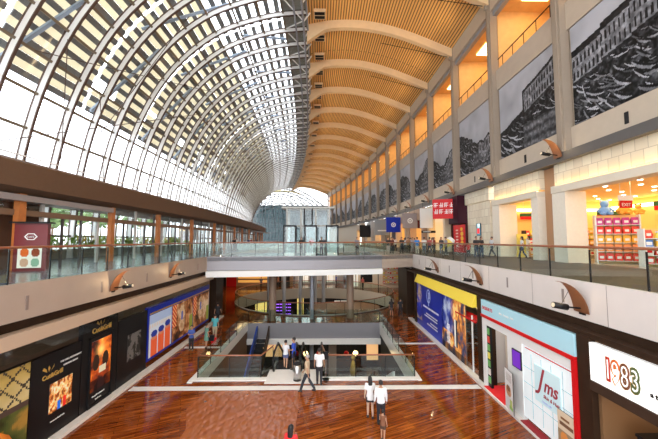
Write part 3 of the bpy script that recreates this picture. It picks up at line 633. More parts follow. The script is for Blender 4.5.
PAL = [(.75, .05, .03), (.85, .45, .05), (.8, .7, .1), (.1, .25, .6), (.8, .75, .7), (.15, .45, .12), (.55, .05, .25), (.9, .3, .1)]
PNAME = ['red', 'orange', 'yellow', 'blue', 'white', 'green', 'pink', 'orange red']
PM = [mat('pack_%s' % PNAME[i].replace(' ', '_'), c, .35) for i, c in enumerate(PAL)]
def pack_mesh(i, kind):
    mb = MB()
    if kind == 0: # box with lid fold
        mb.box(-.13, .13, -.08, .08, 0, .24); mb.m = 1; mb.box(-.10, .10, -.085, -.08, .05, .17)
    elif kind == 1: # pouch
        mb.add([(-.13, -.06, 0), (.13, -.06, 0), (.13, .06, 0), (-.13, .06, 0), (-.15, -.07, .14), (.15, -.07, .14), (.15, .07, .14), (-.15, .07, .14), (-.13, -.01, .30), (.13, -.01, .30), (.13, .01, .30), (-.13, .01, .30)],
               [(0, 1, 2, 3), (0, 1, 5, 4), (1, 2, 6, 5), (2, 3, 7, 6), (3, 0, 4, 7), (4, 5, 9, 8), (5, 6, 10, 9), (6, 7, 11, 10), (7, 4, 8, 11), (8, 9, 10, 11)]); mb.m = 1; mb.box(-.08, .08, -.085, -.07, .08, .18)
    else: # jar
        mb.rings([(0, 0, 0, .09, .09), (0, 0, .17, .09, .09), (0, 0, .20, .06, .06)], 10); mb.m = 1; mb.rings([(0, 0, .20, .07, .07), (0, 0, .25, .07, .07)], 10)
    return mb
packs = {}
def pack(i, kind, loc, rz, lb, g):
    if (i, kind) not in packs:
        o = pack_mesh(i, kind).build(['snack_box', 'snack_packet', 'sweet_jar'][kind], [PM[i], m_white if i != 4 else m_red]); packs[(i, kind)] = o
    else: o = packs[(i, kind)].copy(); COL.objects.link(o)
    o.location = loc; o.rotation_euler = (0, 0, rz); o.scale = (1.2, 1.2, 1.45); tag(o, lb, ['box', 'packet', 'jar'][kind], g); return o
ORD = ['lowest', 'second', 'third', 'fourth', 'fifth']
def gondola(x, y, wd, h, ns, rz, label, pl_, plush=False, fr=m_white, seed=0):
    t = thing('shelf_unit', label, 'shelf', (x, y, 5.8), rz); r = random.Random(seed)
    for s in (-1, 1): MB().box(s*wd/2-.03, s*wd/2+.03, -.28, .28, 0, h).build('side_frame', fr, t)
    MB().box(-wd/2, wd/2, .24, .28, 0, h).build('back_panel', m_shopwall, t)
    R = Matrix.Translation((x, y, 5.8)) @ Matrix.Rotation(rz, 4, 'Z')
    for j in range(ns):
        z = .18+j*(h-.25)/ns; MB().box(-wd/2, wd/2, -.30, .24, z-.03, z).build('shelf', fr, t)
        n = int(wd/.34); i0 = r.randrange(8)
        for q in range(n):
            i = r.choice([(i0+j*3) % 8, (i0+j*3) % 8, 1, 2, 4, 0]); kd = r.choice([0, 1, 2]) if not plush else 1
            if plush: i = [0, 7, 1, 0, 6][j % 5]
            p = R @ Vector((-wd/2+.2+q*(wd-.4)/max(1, n-1), -.14, z)); pack(i, kd, p, rz+r.uniform(-.1, .1), '%s %s, %s on the %s shelf of the %s' % (PNAME[i], ['box', 'snack packet', 'lidded jar'][kd], ORDN[q], ORD[j], pl_), 'goods on the %s' % pl_)
    return t
gondola(17.5, 18.4, 2.0, 2.9, 5, -.5, 'tall white shelf of red and orange packets just inside the wide shop opening', 'tall plush toy shelf', True, seed=1)
gondola(17.7, 15.9, 2.0, 2.0, 4, -.35, 'waist high white gondola of mixed snacks in the middle of the wide opening', 'middle white gondola', seed=2)
gondola(18.0, 14.3, 1.2, 2.1, 4, -.35, 'narrow white gondola of orange and red boxes beside the striped header', 'narrow white gondola', seed=3)
gondola(17.4, 13.2, 1.4, 2.4, 5, -.4, 'white gondola of green and white packets at the picture edge', 'edge gondola', seed=4)
gondola(20.6, 24.6, 3.0, 2.4, 5, 0, 'dark stocked shelf against the far wall of the amber shop', 'back wall shelf', fr=m_bronzeclad, seed=5)
gondola(17.6, 26.0, 1.6, 2.2, 5, 0, 'stocked shelf behind the shoppers in the narrow doorway', 'doorway shelf', fr=m_bronzeclad, seed=6)
gondola(16.9, 25.0, .8, 1.5, 4, -.2, 'small red and white rack in the narrow doorway', 'doorway rack', fr=m_white, seed=8)
# plush toys on the tall shelf
def plush(x, y, z, rz, m1, m2, lb, s=1):
    t = thing('plush_toy', lb, 'toy', (x, y, z), rz); t.scale = (s, s, s)
    MB().ball((0, 0, .18), .2, 8, (1, .9, 1)).build('body', m1, t, True); MB().ball((0, -.02, .45), .15, 8).build('head', m1, t, True)
    for q in (-1, 1):
        MB().ball((q*.11, -.02, .58), .055, 6).build('ear', m2, t, True); MB().tube([(q*.12, -.05, .28), (q*.26, -.12, .15)], [.06, .05], 6).build('arm', m1, t, True); MB().tube([(q*.1, -.1, .07), (q*.14, -.3, .06)], [.08, .07], 6).build('leg', m1, t, True)
plush(17.0, 18.55, 8.7, -.5, mat('toy_blue', (.25, .45, .75), .8), m_white, 'blue and white plush toy sitting on top of the tall shelf', 1.5)
plush(17.75, 18.2, 8.7, -.3, mat('toy_orange', (.85, .4, .05), .8), m_ylw, 'orange and yellow plush toy on top of the tall shelf', 1.4)
plush(18.35, 17.85, 8.7, -.6, mat('toy_orange'), m_red, 'small orange plush toy at the end of the tall shelf top', 1.0)
t = thing('display_stand', 'yellow floor display stand in the narrow doorway', 'display', (16.4, 25.6, 5.8), -.2); MB().box(-.4, .4, -.25, .25, 0, .3).build('base', m_ylw, t); MB().box(-.38, .38, .0, .2, .3, 1.9).build('back_panel', m_ylw, t)
for z in (.7, 1.1, 1.5): MB().box(-.36, .36, -.22, .0, z, z+.04).build('shelf', m_ylw, t)
# screen on stone wall
t = thing('wall_screen', 'small upright screen with a red picture on the stone clad wall', 'screen', (X0-.27-cv(29.6), 29.6, 7.6)); MB().box(-.06, 0, -.4, .4, 0, 1.2).build('frame', m_black, t)
im = np.zeros((12, 8, 3)); im[:] = (.05, .15, .2); im[2:7, 1:6] = (.7, .03, .03); im[8:, 2:7] = (.5, .6, .6); picture('display', im, lambda u, v, d: (-.065+d*.1, .36-.72*u, .04+1.12*v), t, e=1.5, mname='lit_picture', t=.004)

# dark red restaurant
rs = thing('shopfront', 'dark red restaurant front beyond the stone clad wall', 'shopfront', (X0-cv(34), 33.1, 5.8))
MB().box(.3, .5, .1, 4.2, 0, 6.2).build('back_panel', mat('maroon', (.08, .008, .010), .5, spec=.2), rs); MB().box(-.75, .5, 0, 2.4, 3.2, 6.2).build('fascia_box', mat('aubergine', (.03, .004, .012), .5, spec=.15), rs)
MB().box(-.3, .3, 1.7, 4.2, 4.6, 6.2).build('upper_panel', m_bronzeclad, rs)
def poster_noise(h, w_, seed, cols, s=5, contrast=2.2):
    a = vnoise(h, w_, s, seed, 4); b = vnoise(h, w_, s*1.3, seed+9, 4); a = np.clip((a-.5)*contrast+.5, 0, .999); idx = a*(len(cols)-1); i = idx.astype(int); f = (idx-i)[..., None]; C_ = np.array(cols+[cols[-1]]); o = C_[i]*(1-f)+C_[i+1]*f
    return o*(.7+.6*b[..., None])
im = poster_noise(60, 40, 3, [(.6, .01, .01), (.7, .02, .02), (.75, .03, .02)], 4); yy, xx = np.mgrid[0:60, 0:40]
for (cy, cx, r) in ((50, 27, 4), (40, 28, 5), (30, 28, 5), (20, 28, 5)): im[(yy-cy)**2+(xx-cx)**2 < r*r] = (.85, .5, .04)
for q in range(6): im[12+q*7:15+q*7, 8:16] = (.85, .6, .5)
o = picture('red_banner', im, lambda u, v, d: (X0-.7-cv(33)+d, 34.4-2.9*u, 5.9+2.9*v), None, mname='picture', t=.06); tag(o, 'tall red banner with yellow discs outside the dark restaurant', 'banner')
def rsign():
    im = np.zeros((30, 60, 3)); im[:] = (.62, .015, .02); return im
t = thing('shop_sign', 'angled red sign box with white characters high beside the dark restaurant', 'sign', (14.55, 34.3, 9.6), 0)
M_ = Matrix.Rotation(-.35, 4, 'Z'); MB().box(-2.4, 0, -.1, .1, 0, 2.2, M_).build('box', m_red, t); b_ = t.children[0]
r = random.Random(4)
for row in range(2):
    for q in range(4):
        g = MB(); cx, cz = -2.25+q*.55, .55+row*.75
        g.box(cx, cx+.42, -.13, -.1, cz+.18, cz+.24, M_); g.box(cx+.16, cx+.24, -.13, -.1, cz, cz+.5, M_)
        if (q+row) % 2: g.box(cx, cx+.42, -.13, -.1, cz+.42, cz+.48, M_); g.box(cx, cx+.06, -.13, -.1, cz, cz+.45, M_)
        else: g.box(cx+.04, cx+.4, -.13, -.1, cz, cz+.06, M_); g.box(cx+.36, cx+.42, -.13, -.1, cz+.05, cz+.5, M_)
        g.build('lettering', m_white, b_)
# farther shops on the upper right: cream portals, blade boxes
def portal(y0, y1, xo, label, mw_, mi, lit=3):
    c = cv((y0+y1)/2); t = thing('shopfront', label, 'shopfront', (X0-c, y0, 5.8)); L = y1-y0
    MB().box(-.3+xo, .6, 0, .7, 0, 6.1).build('jamb', mw_, t); MB().box(-.3+xo, .6, L-.7, L, 0, 6.1).build('jamb', mw_, t); MB().box(-.25+xo, .6, .7, L-.7, 4.4, 6.1).build('header', mw_, t)
    MB().box(4, 4.2, 0, L, 0, 4.6).build('back_wall', mi, t); MB().box(.5, 4.1, 0, L, 4.4, 4.6).build('shop_ceiling', mi, t); MB().box(1, 3, 1.5, L-1.5, 4.33, 4.4).build('light_panel', m_lampwarm, t)
    MB().box(.4, 4.0, 0, .12, 0, 4.4).build('side_wall', mi, t)
    return t
portal(37.4, 44, 0, 'cream portal with a white board beside the red sign', mat('portal_cream', (.72, .6, .42), .5), m_shopwall)
portal(44.5, 52, -.2, 'grey and copper shopfront past the cream portal', mat('portal_copper', (.45, .28, .18), .45), mat('shop_white', (.75, .72, .68), .5))
portal(52.5, 60, -.2, 'shopfront with the blue sign past the copper one', mat('portal_tan', (.55, .42, .3), .5), m_orange)
portal(60.5, 68, -.2, 'dark shopfront with a grey hanging sign', mat('portal_dark', (.12, .11, .12), .5), m_shopwall)
portal(68.5, 77, -.2, 'pale shopfront, next beyond the dark one', mat('portal_tan'), mat('shop_white'))
portal(77.5, 86, -.2, 'steel framed shopfront far along the walkway', mat('portal_grey', (.4, .4, .4), .5), m_orange)
portal(86.5, 100, -.2, 'farthest lit shopfront on the upper walkway', mat('portal_tan'), mat('shop_white'))
def blade(x, y, z0, z1, wd, m, label, emb=None, em=m_white):
    t = thing('blade_sign', label, 'sign', (x-cv(y), y, z0)); MB().box(-wd, 0, -.12, .12, 0, z1-z0).build('panel', m, t)
    for s in (.2, .8): MB().box(-wd*s-.015, -wd*s+.015, -.02, .02, z1-z0, 12.12-z0).build('bracket', m_black, t)
    if emb == 'ring':
        g = MB(); n = 16
        for i in range(n): a0, a1 = 2*PI*i/n, 2*PI*(i+1)/n; g.add([(-wd/2+rr*math.cos(a), -.14, (z1-z0)/2+rr*math.sin(a)) for rr, a in ((.25, a0), (.42, a0), (.42, a1), (.25, a1))], [(0, 1, 2, 3)])
        g.box(-wd/2-.12, -wd/2+.12, -.15, -.12, (z1-z0)/2-.12, (z1-z0)/2+.12); g.build('emblem', em, t)
    if emb == 'bar': MB().box(-wd*.8, -wd*.2, -.15, -.12, .8, 1.05).build('emblem', em, t)
    return t
blade(14.6, 41, 8.8, 11.4, 1.7, m_white, 'white square board hanging beside the red sign')
blade(14.7, 47.5, 9.0, 11.3, 2.3, mat('mauve_grey', (.32, .27, .27), .5), 'mauve grey hanging sign box with a small ring emblem', 'ring', m_white)
blade(16.6, 47.6, 9.0, 11.3, 1.8, mat('maroon'), 'dark maroon hanging sign box beside the mauve grey one')
blade(14.6, 56, 8.6, 11.3, 2.6, m_blue, 'bright blue hanging sign box with a white emblem', 'ring', m_white)
blade(14.6, 63.5, 8.2, 11.3, 3.0, mat('sign_grey', (.30, .32, .33), .5), 'grey hanging sign box beyond the blue one', 'bar', m_white)
blade(14.6, 79, 7.9, 11.0, 3.0, m_dark, 'dark grey hanging sign far along the upper walkway')
for (x, y, z, lb) in ((13.6, 30.5, 8.5, ''),): pass
t = thing('hanging_sign', 'narrow black directional sign over the far upper walkway', 'sign', (13.2, 39.4, 8.1)); MB().box(-.9, .9, -.05, .05, 0, .28).build('panel', m_black, t); [MB().box(.6+q-.01, .6+q+.01, -.01, .01, .28, 4.0).build('cord', m_black, t) for q in (0, .2)]; MB().box(-.75, .3, -.06, -.05, .1, .18).build('lettering', m_white, t)

# ================================================================== LOWER RIGHT SHOPS  (X = 8)
XR = 8.0
# blue hoarding and cafe with yellow awning
hb = thing('hoarding', 'royal blue hoarding with white emblem and a cafe picture under the yellow awning', 'hoarding', (XR, 21.2, .1))
MB().box(0, .12, 0, 6.0, 0, 3.95).build('blue_board', m_blue, hb)
g = MB(); n = 20; cy, cz = 3.0, 2.75
for i in range(n):
    a0, a1 = 2*PI*i/n, 2*PI*(i+1)/n; g.prism([(cy+rr*math.cos(a), cz+rr*1.25*math.sin(a)) for rr, a in ((.36, a0), (.42, a0), (.42, a1), (.36, a1))], lambda a, b, t: (-.02+.02*t, a, b))
g.box(-.02, 0, 2.95, 3.03, 2.0, 3.05); g.box(-.02, 0, 2.75, 2.95, 2.98, 3.05); g.box(-.02, 0, 2.75, 2.82, 2.6, 3.0); g.box(-.02, 0, 2.75, 2.95, 2.6, 2.67); g.build('emblem', mat('pale_blue', (.45, .55, .85), .4), hb)
g = MB(); r = random.Random(3)
for (z, y0, y1, hh) in ((1.75, 1.0, 4.3, .13), (1.30, 1.2, 3.6, .09), (1.1, 1.2, 4.0, .09), (.75, 1.2, 2.7, .09), (.55, 1.2, 3.4, .09)):
    y = y1
    while y > y0: L = r.uniform(.08, .22); g.box(-.012, 0, y-L, y, z, z+hh); y -= L+.07
g.build('lettering', m_white, hb)
def cafe_img():
    H, W = 60, 80; im = poster_noise(H, W, 21, [(.02, .02, .05), (.05, .06, .12), (.3, .1, .03), (.7, .28, .06), (.85, .55, .2)], 6, 2.6)
    yy, xx = np.mgrid[0:H, 0:W]; bl = poster_noise(H, W, 5, [(.01, .02, .15), (.03, .05, .3), (.35, .4, .5)], 7, 2.2); f = np.clip((45-xx)/14, 0, 1)[..., None]*(yy > 18)[..., None]; im = im*(1-f)+bl*f
    im[(yy < 6)] *= .3
    for cx, c in ((52, (.03, .03, .04)), (47, (.7, .68, .6))): m = (abs(xx-cx) < 3) & (yy > 8) & (yy < 34); im[m] = c
    im[(abs(xx-24) < 6) & (yy < 26) & (yy > 6) & ((xx+yy) % 5 < 3)] = (.75, .72, .7); return np.clip(im, 0, 1)
# left end picture strip (window with a yellow lit room)
im = poster_noise(60, 20, 8, [(.01, .02, .2), (.02, .03, .3), (.55, .38, .15)], 5, 2.0); im[10:40, 6:14] *= 1.3; picture('window_picture', im, lambda u, v, d: (-.02+d, 5.95-1.3*u, .5+2.9*v), hb, e=.3, mname='glow_print', t=.015)
picture('cafe_picture', cafe_img(), lambda u, v, d: (.0+d, .3-3.6*u, 0.0+3.9*v), hb, e=.5, mname='glow_print', t=.05)  # glow is emission put into the print itself
aw = thing('awning', 'sloping yellow awning band over the blue hoarding', 'awning', (XR, 16.4, 3.6)); MB().prism([(0, .1), (0, .70), (-.08, .70), (-.34, .08), (-.30, .04)], lambda a, b, t: (a, 10.4*t, b)).build('canopy', mat('awning_yellow', (.90, .68, .06), .5), aw)
for y in (.3, 3.5, 7, 10): MB().tube([(.0, y, .02), (-.3, y, .06)], .02, 5).build('bracket', m_black, aw)
cf = thing('cafe_front', 'glazed cafe entrance with a red awning next to the cafe picture', 'shopfront', (XR, 16.35, .1))
MB().box(2.6, 2.7, 0, 1.6, 0, 4).build('back_wall', mat('cafe_back', (.6, .22, .06), .5), cf); MB().box(-.0, .06, .0, .08, 0, 3.6).build('post', m_white, cf); MB().box(-.0, .06, .75, .83, 0, 3.0).build('post', m_white, cf); MB().box(.02, .04, .08, 1.5, 0.0, 2.9).build('glass_door', m_glass, cf)
MB().prism([(.3, 2.9), (.3, 2.98), (-.02, 2.75), (-.02, 2.68)], lambda a, b, t: (a, .3+2.6*t, b)).build('awning', m_red, cf); MB().box(.6, 2.2, .2, 1.4, 3.2, 3.3).build('ceiling_lamp', m_lampamber, cf)

# white dessert shop with red frame
ws = thing('shopfront', 'white shopfront with pale blue sign band and thin red frame', 'shopfront', (XR, 9.95, .1)); LY = 5.85
MB().box(-.12, .1, 0, LY, 3.42, 4.12).build('sign_band', m_skyblue, ws); sb = ws.children[0]
text('DESSERTS', .22, m_red, sb, MR(-.125, LY-.1, 3.68), 'lettering'); text('skin . beauty . hair', .15, m_white, sb, MR(-.125, LY-1.6, 3.74), 'lettering')
MB().box(-.16, .08, 0, LY+.02, 3.28, 3.42).build('red_trim', m_red, ws); MB().box(-.16, .08, -.02, .12, 0, 3.3).build('red_trim', m_red, ws)
MB().box(-.1, .08, .12, LY, 2.95, 3.28).build('white_header', m_white, ws)
MB().box(-.1, .06, LY-.3, LY, 0, 2.95).build('white_jamb', m_white, ws)
MB().box(-.08, .06, 2.75, 3.75, 0, 2.95).build('white_panel', m_white, ws)
lp = mat('lightbox', (.80, .90, .92), .4, e=.22, ec=(.9, .97, 1)); lb = MB().box(-.06, .05, .14, 2.75, .15, 2.95).build('lightbox', lp, ws)
g = MB()
for y in (.62, 1.15, 1.65, 2.2): g.box(-.068, -.06, y, y+.02, .3, 2.7)
for z in (.9, 1.5, 2.1): g.box(-.068, -.06, .2, 2.7, z, z+.02)
g.build('panel_joint', mat('joint_grey', (.40, .55, .6), .5), lb); MB().box(-.10, -.06, .7, 2.0, 1.15, 2.45).build('logo_panel', mat('logo_panel', (.60, .80, .84), .4, e=.15), lb)
mred = mat('maroon_letter', (.35, .02, .04), .4)
text('J', 1.1, mred, lb, MR(-.105, 1.85, 1.66), 'lettering', shear=.35, sx=.9); text('ms', .68, mred, lb, MR(-.105, 1.52, 1.66), 'lettering', shear=.3, sx=.85, bold=.01); text('Skin & Hair', .17, mred, lb, MR(-.105, 1.55, 1.42), 'lettering', shear=.2)
text('beauty cafe', .10, mat('pale_blue'), lb, MR(-.105, 1.6, 1.24), 'lettering')
MB().tube([(-.07, 2.55, 2.86), (-.07, .2, 2.86)], .02, 5).build('red_tube', m_red, lb)
t = thing('wall_screen', 'purple screen on the white panel of the red framed shop', 'screen', (XR-.08, 13.0, 1.95)); MB().box(-.05, 0, -.3, .3, 0, .72).build('frame', m_black, t); MB().box(-.055, -.05, -.26, .26, .04, .68).build('display', mat('purple_screen', (.12, .02, .35), .3, e=.8), t)
im = np.ones((50, 28, 3))*.8; yy, xx = np.mgrid[0:50, 0:28]; im[((yy-24)/7)**2+((xx-12)/9)**2 < 1] = (.6, .3, .15); im[((yy-27)/4)**2+((xx-12)/6)**2 < 1] = (.25, .1, .04); im[8:16, 16:24] = (.5, .65, .2); im[36:46, 6:22:3] = (.3, .25, .2); im[4:8, 14:26] = (.3, .6, .15)
t = picture('menu_poster', im, lambda u, v, d: (XR-.32-.12*u+d, 13.55-.75*u, .15+1.65*v), None, t=.03); tag(t, 'tall white poster with dessert pictures standing by the white panel', 'poster')
im = np.ones((36, 26, 3))*(.35, .25, .15); im[20:, :] = (.75, .62, .45); yy, xx = np.mgrid[0:36, 0:26]; im[((yy-14)/5)**2+((xx-9)/6)**2 < 1] = (.75, .3, .08); im[((yy-11)/4)**2+((xx-19)/4)**2 < 1] = (.8, .75, .7); im[24:27, 3:23] = (.2, .1, .05); im[29:31, 5:18] = (.25, .12, .05)
t = picture('poster', im, lambda u, v, d: (XR-.15+d, 10.78-.75*u, .15+1.4*v), None, t=.03); tag(t, 'brown poster with plates of food at the lower corner of the lit box', 'poster')
# interior of the open part: curtain, red carpet, counter, plant
cu = MB(); n = 40; P = [(8.85+.05*math.sin(i*1.6), 13.75+1.74*i/n) for i in range(n+1)]
cu.add([(x, y, z) for z in (.12, 4.2) for x, y in P], [(i, i+1, n+2+i, n+1+i) for i in range(n)]); cu2 = [(x+.02, y) for x, y in P]; cu.add([(x, y, z) for z in (.12, 4.2) for x, y in cu2], [(i, i+1, n+2+i, n+1+i) for i in range(n)])
tag(cu.build('curtain', mat('curtain_beige', (.50, .42, .34), .8), None, True), 'beige pleated curtain behind the red carpet of the white shop', 'curtain')
tag(MB().box(7.75, 8.8, 13.75, 15.5, .10, .125).build('carpet', mat('red_carpet', (.7, .01, .015), .7)), 'bright red carpet in the open doorway of the white shop', 'carpet')
tag(MB().box(7.7, 8.0, 10.1, 12.6, .10, .14).build('carpet', mat('dark_red_carpet', (.3, .01, .015), .7)), 'dark red carpet strip below the lit box of the white shop', 'carpet')
t = thing('counter', 'white counter with drawers inside the white shop', 'counter', (8.45, 13.75, .125)); MB().box(-.2, .3, -.45, .35, 0, 1.3).build('body', m_white, t); MB().box(-.22, .32, -.47, .37, 1.3, 1.35).build('top', m_white, t)
for z in (.3, .75): MB().box(-.22, -.2, -.4, .3, z, z+.38).build('drawer', mat('drawer_white', (.7, .7, .7), .4), t)
def leafy(t, n, r, h, z, seed, m=m_green, ll=.25):
    rr = random.Random(seed); mb = MB()
    for i in range(n):
        a = rr.uniform(0, 2*PI); e = rr.uniform(.2, 1.4); p = Vector((math.cos(a)*rr.uniform(0, r), math.sin(a)*rr.uniform(0, r), z+rr.uniform(0, h))); d = Vector((math.cos(a)*math.cos(e), math.sin(a)*math.cos(e), math.sin(e)))*ll*rr.uniform(.6, 1.2); s = d.cross(Vector((0, 0, 1))).normalized()*ll*.16
        mb.add([p, p+d*.5+s, p+d, p+d*.5-s+Vector((0, 0, .01))], [(0, 1, 2, 3)])
    return mb.build('foliage', m, t)
t = thing('potted_plant', 'small green potted plant on the white counter', 'plant', (8.4, 13.9, 1.475)); MB().rings([(0, 0, 0, .10, .10), (0, 0, .2, .14, .14)], 12).build('pot', m_white, t); leafy(t, 90, .1, .15, .2, 5, ll=.3)
t = thing('magazine_rack', 'tall rack of green covers at the inner end of the white shop doorway', 'rack', (8.02, 15.34, .12)); MB().box(-.05, .05, -.15, .15, 0, 2.9).build('frame', m_black, t)
for i in range(7): MB().box(-.07, -.05, -.10, .10, .2+i*.38, .5+i*.38).build('cover', PM[[5, 4, 5, 2, 5, 0, 5][i]], t)
area('shop_light', (8.4, 14.8, 3.9), (.6, 1.0), 45, (1, .97, .92))
area('shop_light', (10, 12, 4.2), (2, 2), 60, (1, .97, .92))

# 1983 shop
sg = thing('shop_sign', 'white lit sign with large striped numerals 1983 above the dark cafe', 'sign', (XR, 9.38, 3.08))
MB().box(-.12, .1, -6, 0, 0, 1.08).build('lightbox', mat('sign_white', (.95, .95, .93), .4, e=.5, ec=(1, .98, .94)), sg); bx = sg.children[0]
dm = [mat('digit_red', (.55, .04, .02), .5), mat('digit_orange', (.75, .16, .03), .5), mat('digit_brown', (.22, .08, .03), .5), mat('digit_green', (.10, .13, .04), .5)]
for i, ch in enumerate('1983'):
    y_ = -.50-[0, .22, .48, .76][i]
    for nm_, m_, xx_, bo, dx_ in (('numeral', m_gold, -.125, .06, .022), ('numeral', dm[i], -.135, .055, 0), ('numeral', mat('sign_white'), -.145, -.014, 0)):
        text(ch, .80, m_, bx, MR(xx_, y_+dx_, .27-dx_*.5), nm_, bold=bo, sx=.58)
text('a taste of nanyang', .17, m_black, bx, MR(-.125, -1.72, .34), 'lettering', bold=.006)
MB().box(-.16, .1, -6, 0, -.28, 0).build('sign_beam', m_bronzeclad, sg)
t = thing('cafe_wall', 'timber boarded wall of the dark cafe under the 1983 sign', 'wall panel', (9.8, 6.3, .1)); MB().box(0, .1, -4, 3.1, 0, 4.1).build('boards', brickmat('cafe_boards', (.30, .15, .06), (.22, .10, .04), (.06, .03, .015), 3, .09, .02, r=.5, plane='YZ'), t)
MB().box(-1.7, .1, 3.0, 3.1, 0, 4.1).build('side_panel', mat('cafe_side', (.2, .11, .05), .5), t)
t = thing('service_counter', 'black cafe service counter below the 1983 sign', 'counter', (8.8, 6.6, .1)); MB().box(-.35, .35, -4, 2.2, 0, 1.15).build('body', m_black, t); MB().box(-.42, .42, -4.05, 2.25, 1.15, 1.22).build('top', m_bronzeclad, t)
t = thing('coffee_machine', 'black coffee machine on the cafe counter', 'coffee machine', (8.8, 8.3, 1.32)); MB().box(-.3, .3, -.4, .4, 0, .55).build('body', m_black, t); MB().box(-.33, .33, -.42, .42, .55, .62).build('top', m_black, t); MB().tube([(-.32, 0, .3), (-.45, 0, .2)], .03, 6).build('spout', m_steel, t)
for i, (y, h) in enumerate(((7.72, .5), (7.58, .42), (7.44, .46))):
    o = MB().rings([(0, 0, 0, .055, .055), (0, 0, h, .06, .06), (0, 0, h+.03, .065, .065)], 10).build('cup_stack', mat('cup_paper', (.65, .6, .5), .5)); o.location = (8.7, y, 1.32); tag(o, ['tallest stack of paper cups beside the coffee machine', 'shortest stack of paper cups in the middle', 'stack of paper cups nearest the orange menu'][i], 'cups', 'paper cup stacks on the cafe counter')
t = thing('menu_board', 'small orange menu board hanging over the cafe counter', 'menu', (8.3, 7.35, 1.75)); MB().box(-.02, .02, -.5, .12, 0, .55).build('board', mat('menu_orange', (.65, .22, .06), .5), t)
g = MB()
for i in range(5): g.box(-.028, -.02, -.42, .04, .08+i*.09, .12+i*.09)
g.build('lettering', mat('menu_ink', (.9, .75, .5), .5), t)
area('shop_light', (8.9, 7.9, 3.0), (.6, 1.5), 22, (1, .65, .35))

# ================================================================== LOWER LEFT POSTERS (X = -9.9)
XL = -9.9  # pictures below glow by added emission; no lamp lights these posters
def lposter(name, label, y0, y1, z0, z1, img, frame_m, cat_='poster', bd=.06, e=0.12):
    t = thing(name, label, cat_, (XL, y0, z0)); L, H = y1-y0, z1-z0; MB().box(-.18, 0, 0, L, 0, H).build('board', frame_m, t)
    if img is not None: picture('picture', img, lambda u, v, d: (.012-d, bd+(L-2*bd)*u, bd+(H-2*bd)*v), t, e=e, mname='glow_print', t=.01)  # poster brightness is put in as emission, nothing behind it
    return t
m_ink = mat('poster_black', (.010, .009, .010), .35, spec=.25)
H, W = 70, 60; im = poster_noise(H, W, 31, [(.03, .03, .01), (.06, .08, .02), (.12, .12, .03), (.35, .2, .04)], 5, 2.4); yy, xx = np.mgrid[0:H, 0:W]
rf = yy > 42+.25*xx*0; im[rf] = poster_noise(H, W, 4, [(.3, .2, .05), (.55, .4, .12), (.6, .5, .25)], 3)[rf]; ln = rf & (((xx*1.3+yy*.9) % 11 < 1.4) | ((xx-yy*.8) % 13 < 1.2)); im[ln] = (.05, .04, .03); im[(yy < 30) & (yy > 16) & (xx > 20) & (xx < 48)] *= (4.0, 1.8, .9); im[(yy > 38) & (yy < 43)] = (.08, .05, .04)
lposter('hoarding', 'green and gold hoarding picture of a glass roofed interior at the left picture edge', 7.0, 10.85, 0, 3.12, np.clip(im, 0, 1), m_ink, 'hoarding', 0.0)
t = lposter('hoarding', 'black hoarding with a small bright food picture and gold logo above it', 10.9, 13.05, 0, 3.1, None, m_ink, 'hoarding')
g = poster_noise(40, 50, 12, [(.15, .04, .01), (.6, .15, .03), (.8, .5, .15), (.75, .7, .5)], 8, 2.8); yy, xx = np.mgrid[0:40, 0:50]; g[(abs(xx-21) < 4) & (yy < 12)] = (.02, .15, .7); g[(abs(xx-33) < 4) & (yy < 14)] = (.75, .03, .02)
picture('picture', g, lambda u, v, d: (.014-d, .75+1.0*u, .95+1.05*v), t, e=.4, mname='lit_poster', t=.012)
text('Cut&Grill', .22, m_gold, t, ML(.01, .42, 2.25), 'lettering', bold=.006); text('THE GRILL RESTAURANT', .09, m_white, t, ML(.01, 1.15, 2.62), 'lettering'); text('OPENING SOON', .09, m_white, t, ML(.01, 1.3, 2.45), 'lettering'); text('www at level one', .085, m_white, t, ML(.01, .85, .62), 'lettering')
g = MB()
for a in (-.7, 0, .7): g.add([(.012, .68+a*.1, 2.48), (.012, .68+a*.32-.05, 2.62), (.012, .68+a*.3, 2.70), (.012, .68+a*.22+.05, 2.60)], [(0, 1, 2, 3)])
g.build('emblem', m_gold, t)
t = lposter('display_case', 'tall black display case with a glowing fire coloured picture and gold logo', 13.1, 15.25, 0, 3.75, None, m_ink, 'display case')
g = poster_noise(80, 40, 2, [(.03, .01, .01), (.35, .05, .01), (.75, .2, .02), (.9, .55, .12)], 3, 2.4); yy, xx = np.mgrid[0:80, 0:40]
d = ((yy-62)/9.)**2+((xx-18)/7.)**2; g += np.exp(-d)[..., None]*np.array((1, .6, .15)); 
for cx in (9, 28): g[((yy-44)/13.)**2+((xx-cx)/6.5)**2 < 1] = (.03, .015, .01)
g[(yy > 24) & (yy < 36) & (xx > 15) & (xx < 30)] = (.55, .5, .35); g[(yy < 18) & (abs(xx-20) > 6)] *= .3
picture('picture', np.clip(g, 0, 1), lambda u, v, d: (.03-d, .5+1.2*u, .75+2.1*v), t, e=.6, mname='bright_poster', t=.03)
fr_ = MB(); fr_.box(0, .06, .38, .46, .2, 3.05); fr_.box(0, .06, 1.75, 1.83, .2, 3.05); fr_.box(0, .06, .38, 1.83, 3.0, 3.08); fr_.box(0, .06, .38, 1.83, .14, .22); fr_.build('frame', m_black, t)
text('Cut&Grill', .30, m_gold, t, ML(.01, .5, 3.2), 'lettering', bold=.008); text('the grill restaurant', .1, m_white, t, ML(.01, .65, .5), 'lettering'); text('level one', .1, m_white, t, ML(.01, .85, .33), 'lettering')
g = MB()
for a in (-.7, 0, .7): g.add([(.012, 1.0+a*.1, 3.46), (.012, 1.0+a*.32-.05, 3.58), (.012, 1.0+a*.3, 3.68), (.012, 1.0+a*.22+.05, 3.56)], [(0, 1, 2, 3)])
g.build('emblem', m_gold, t)
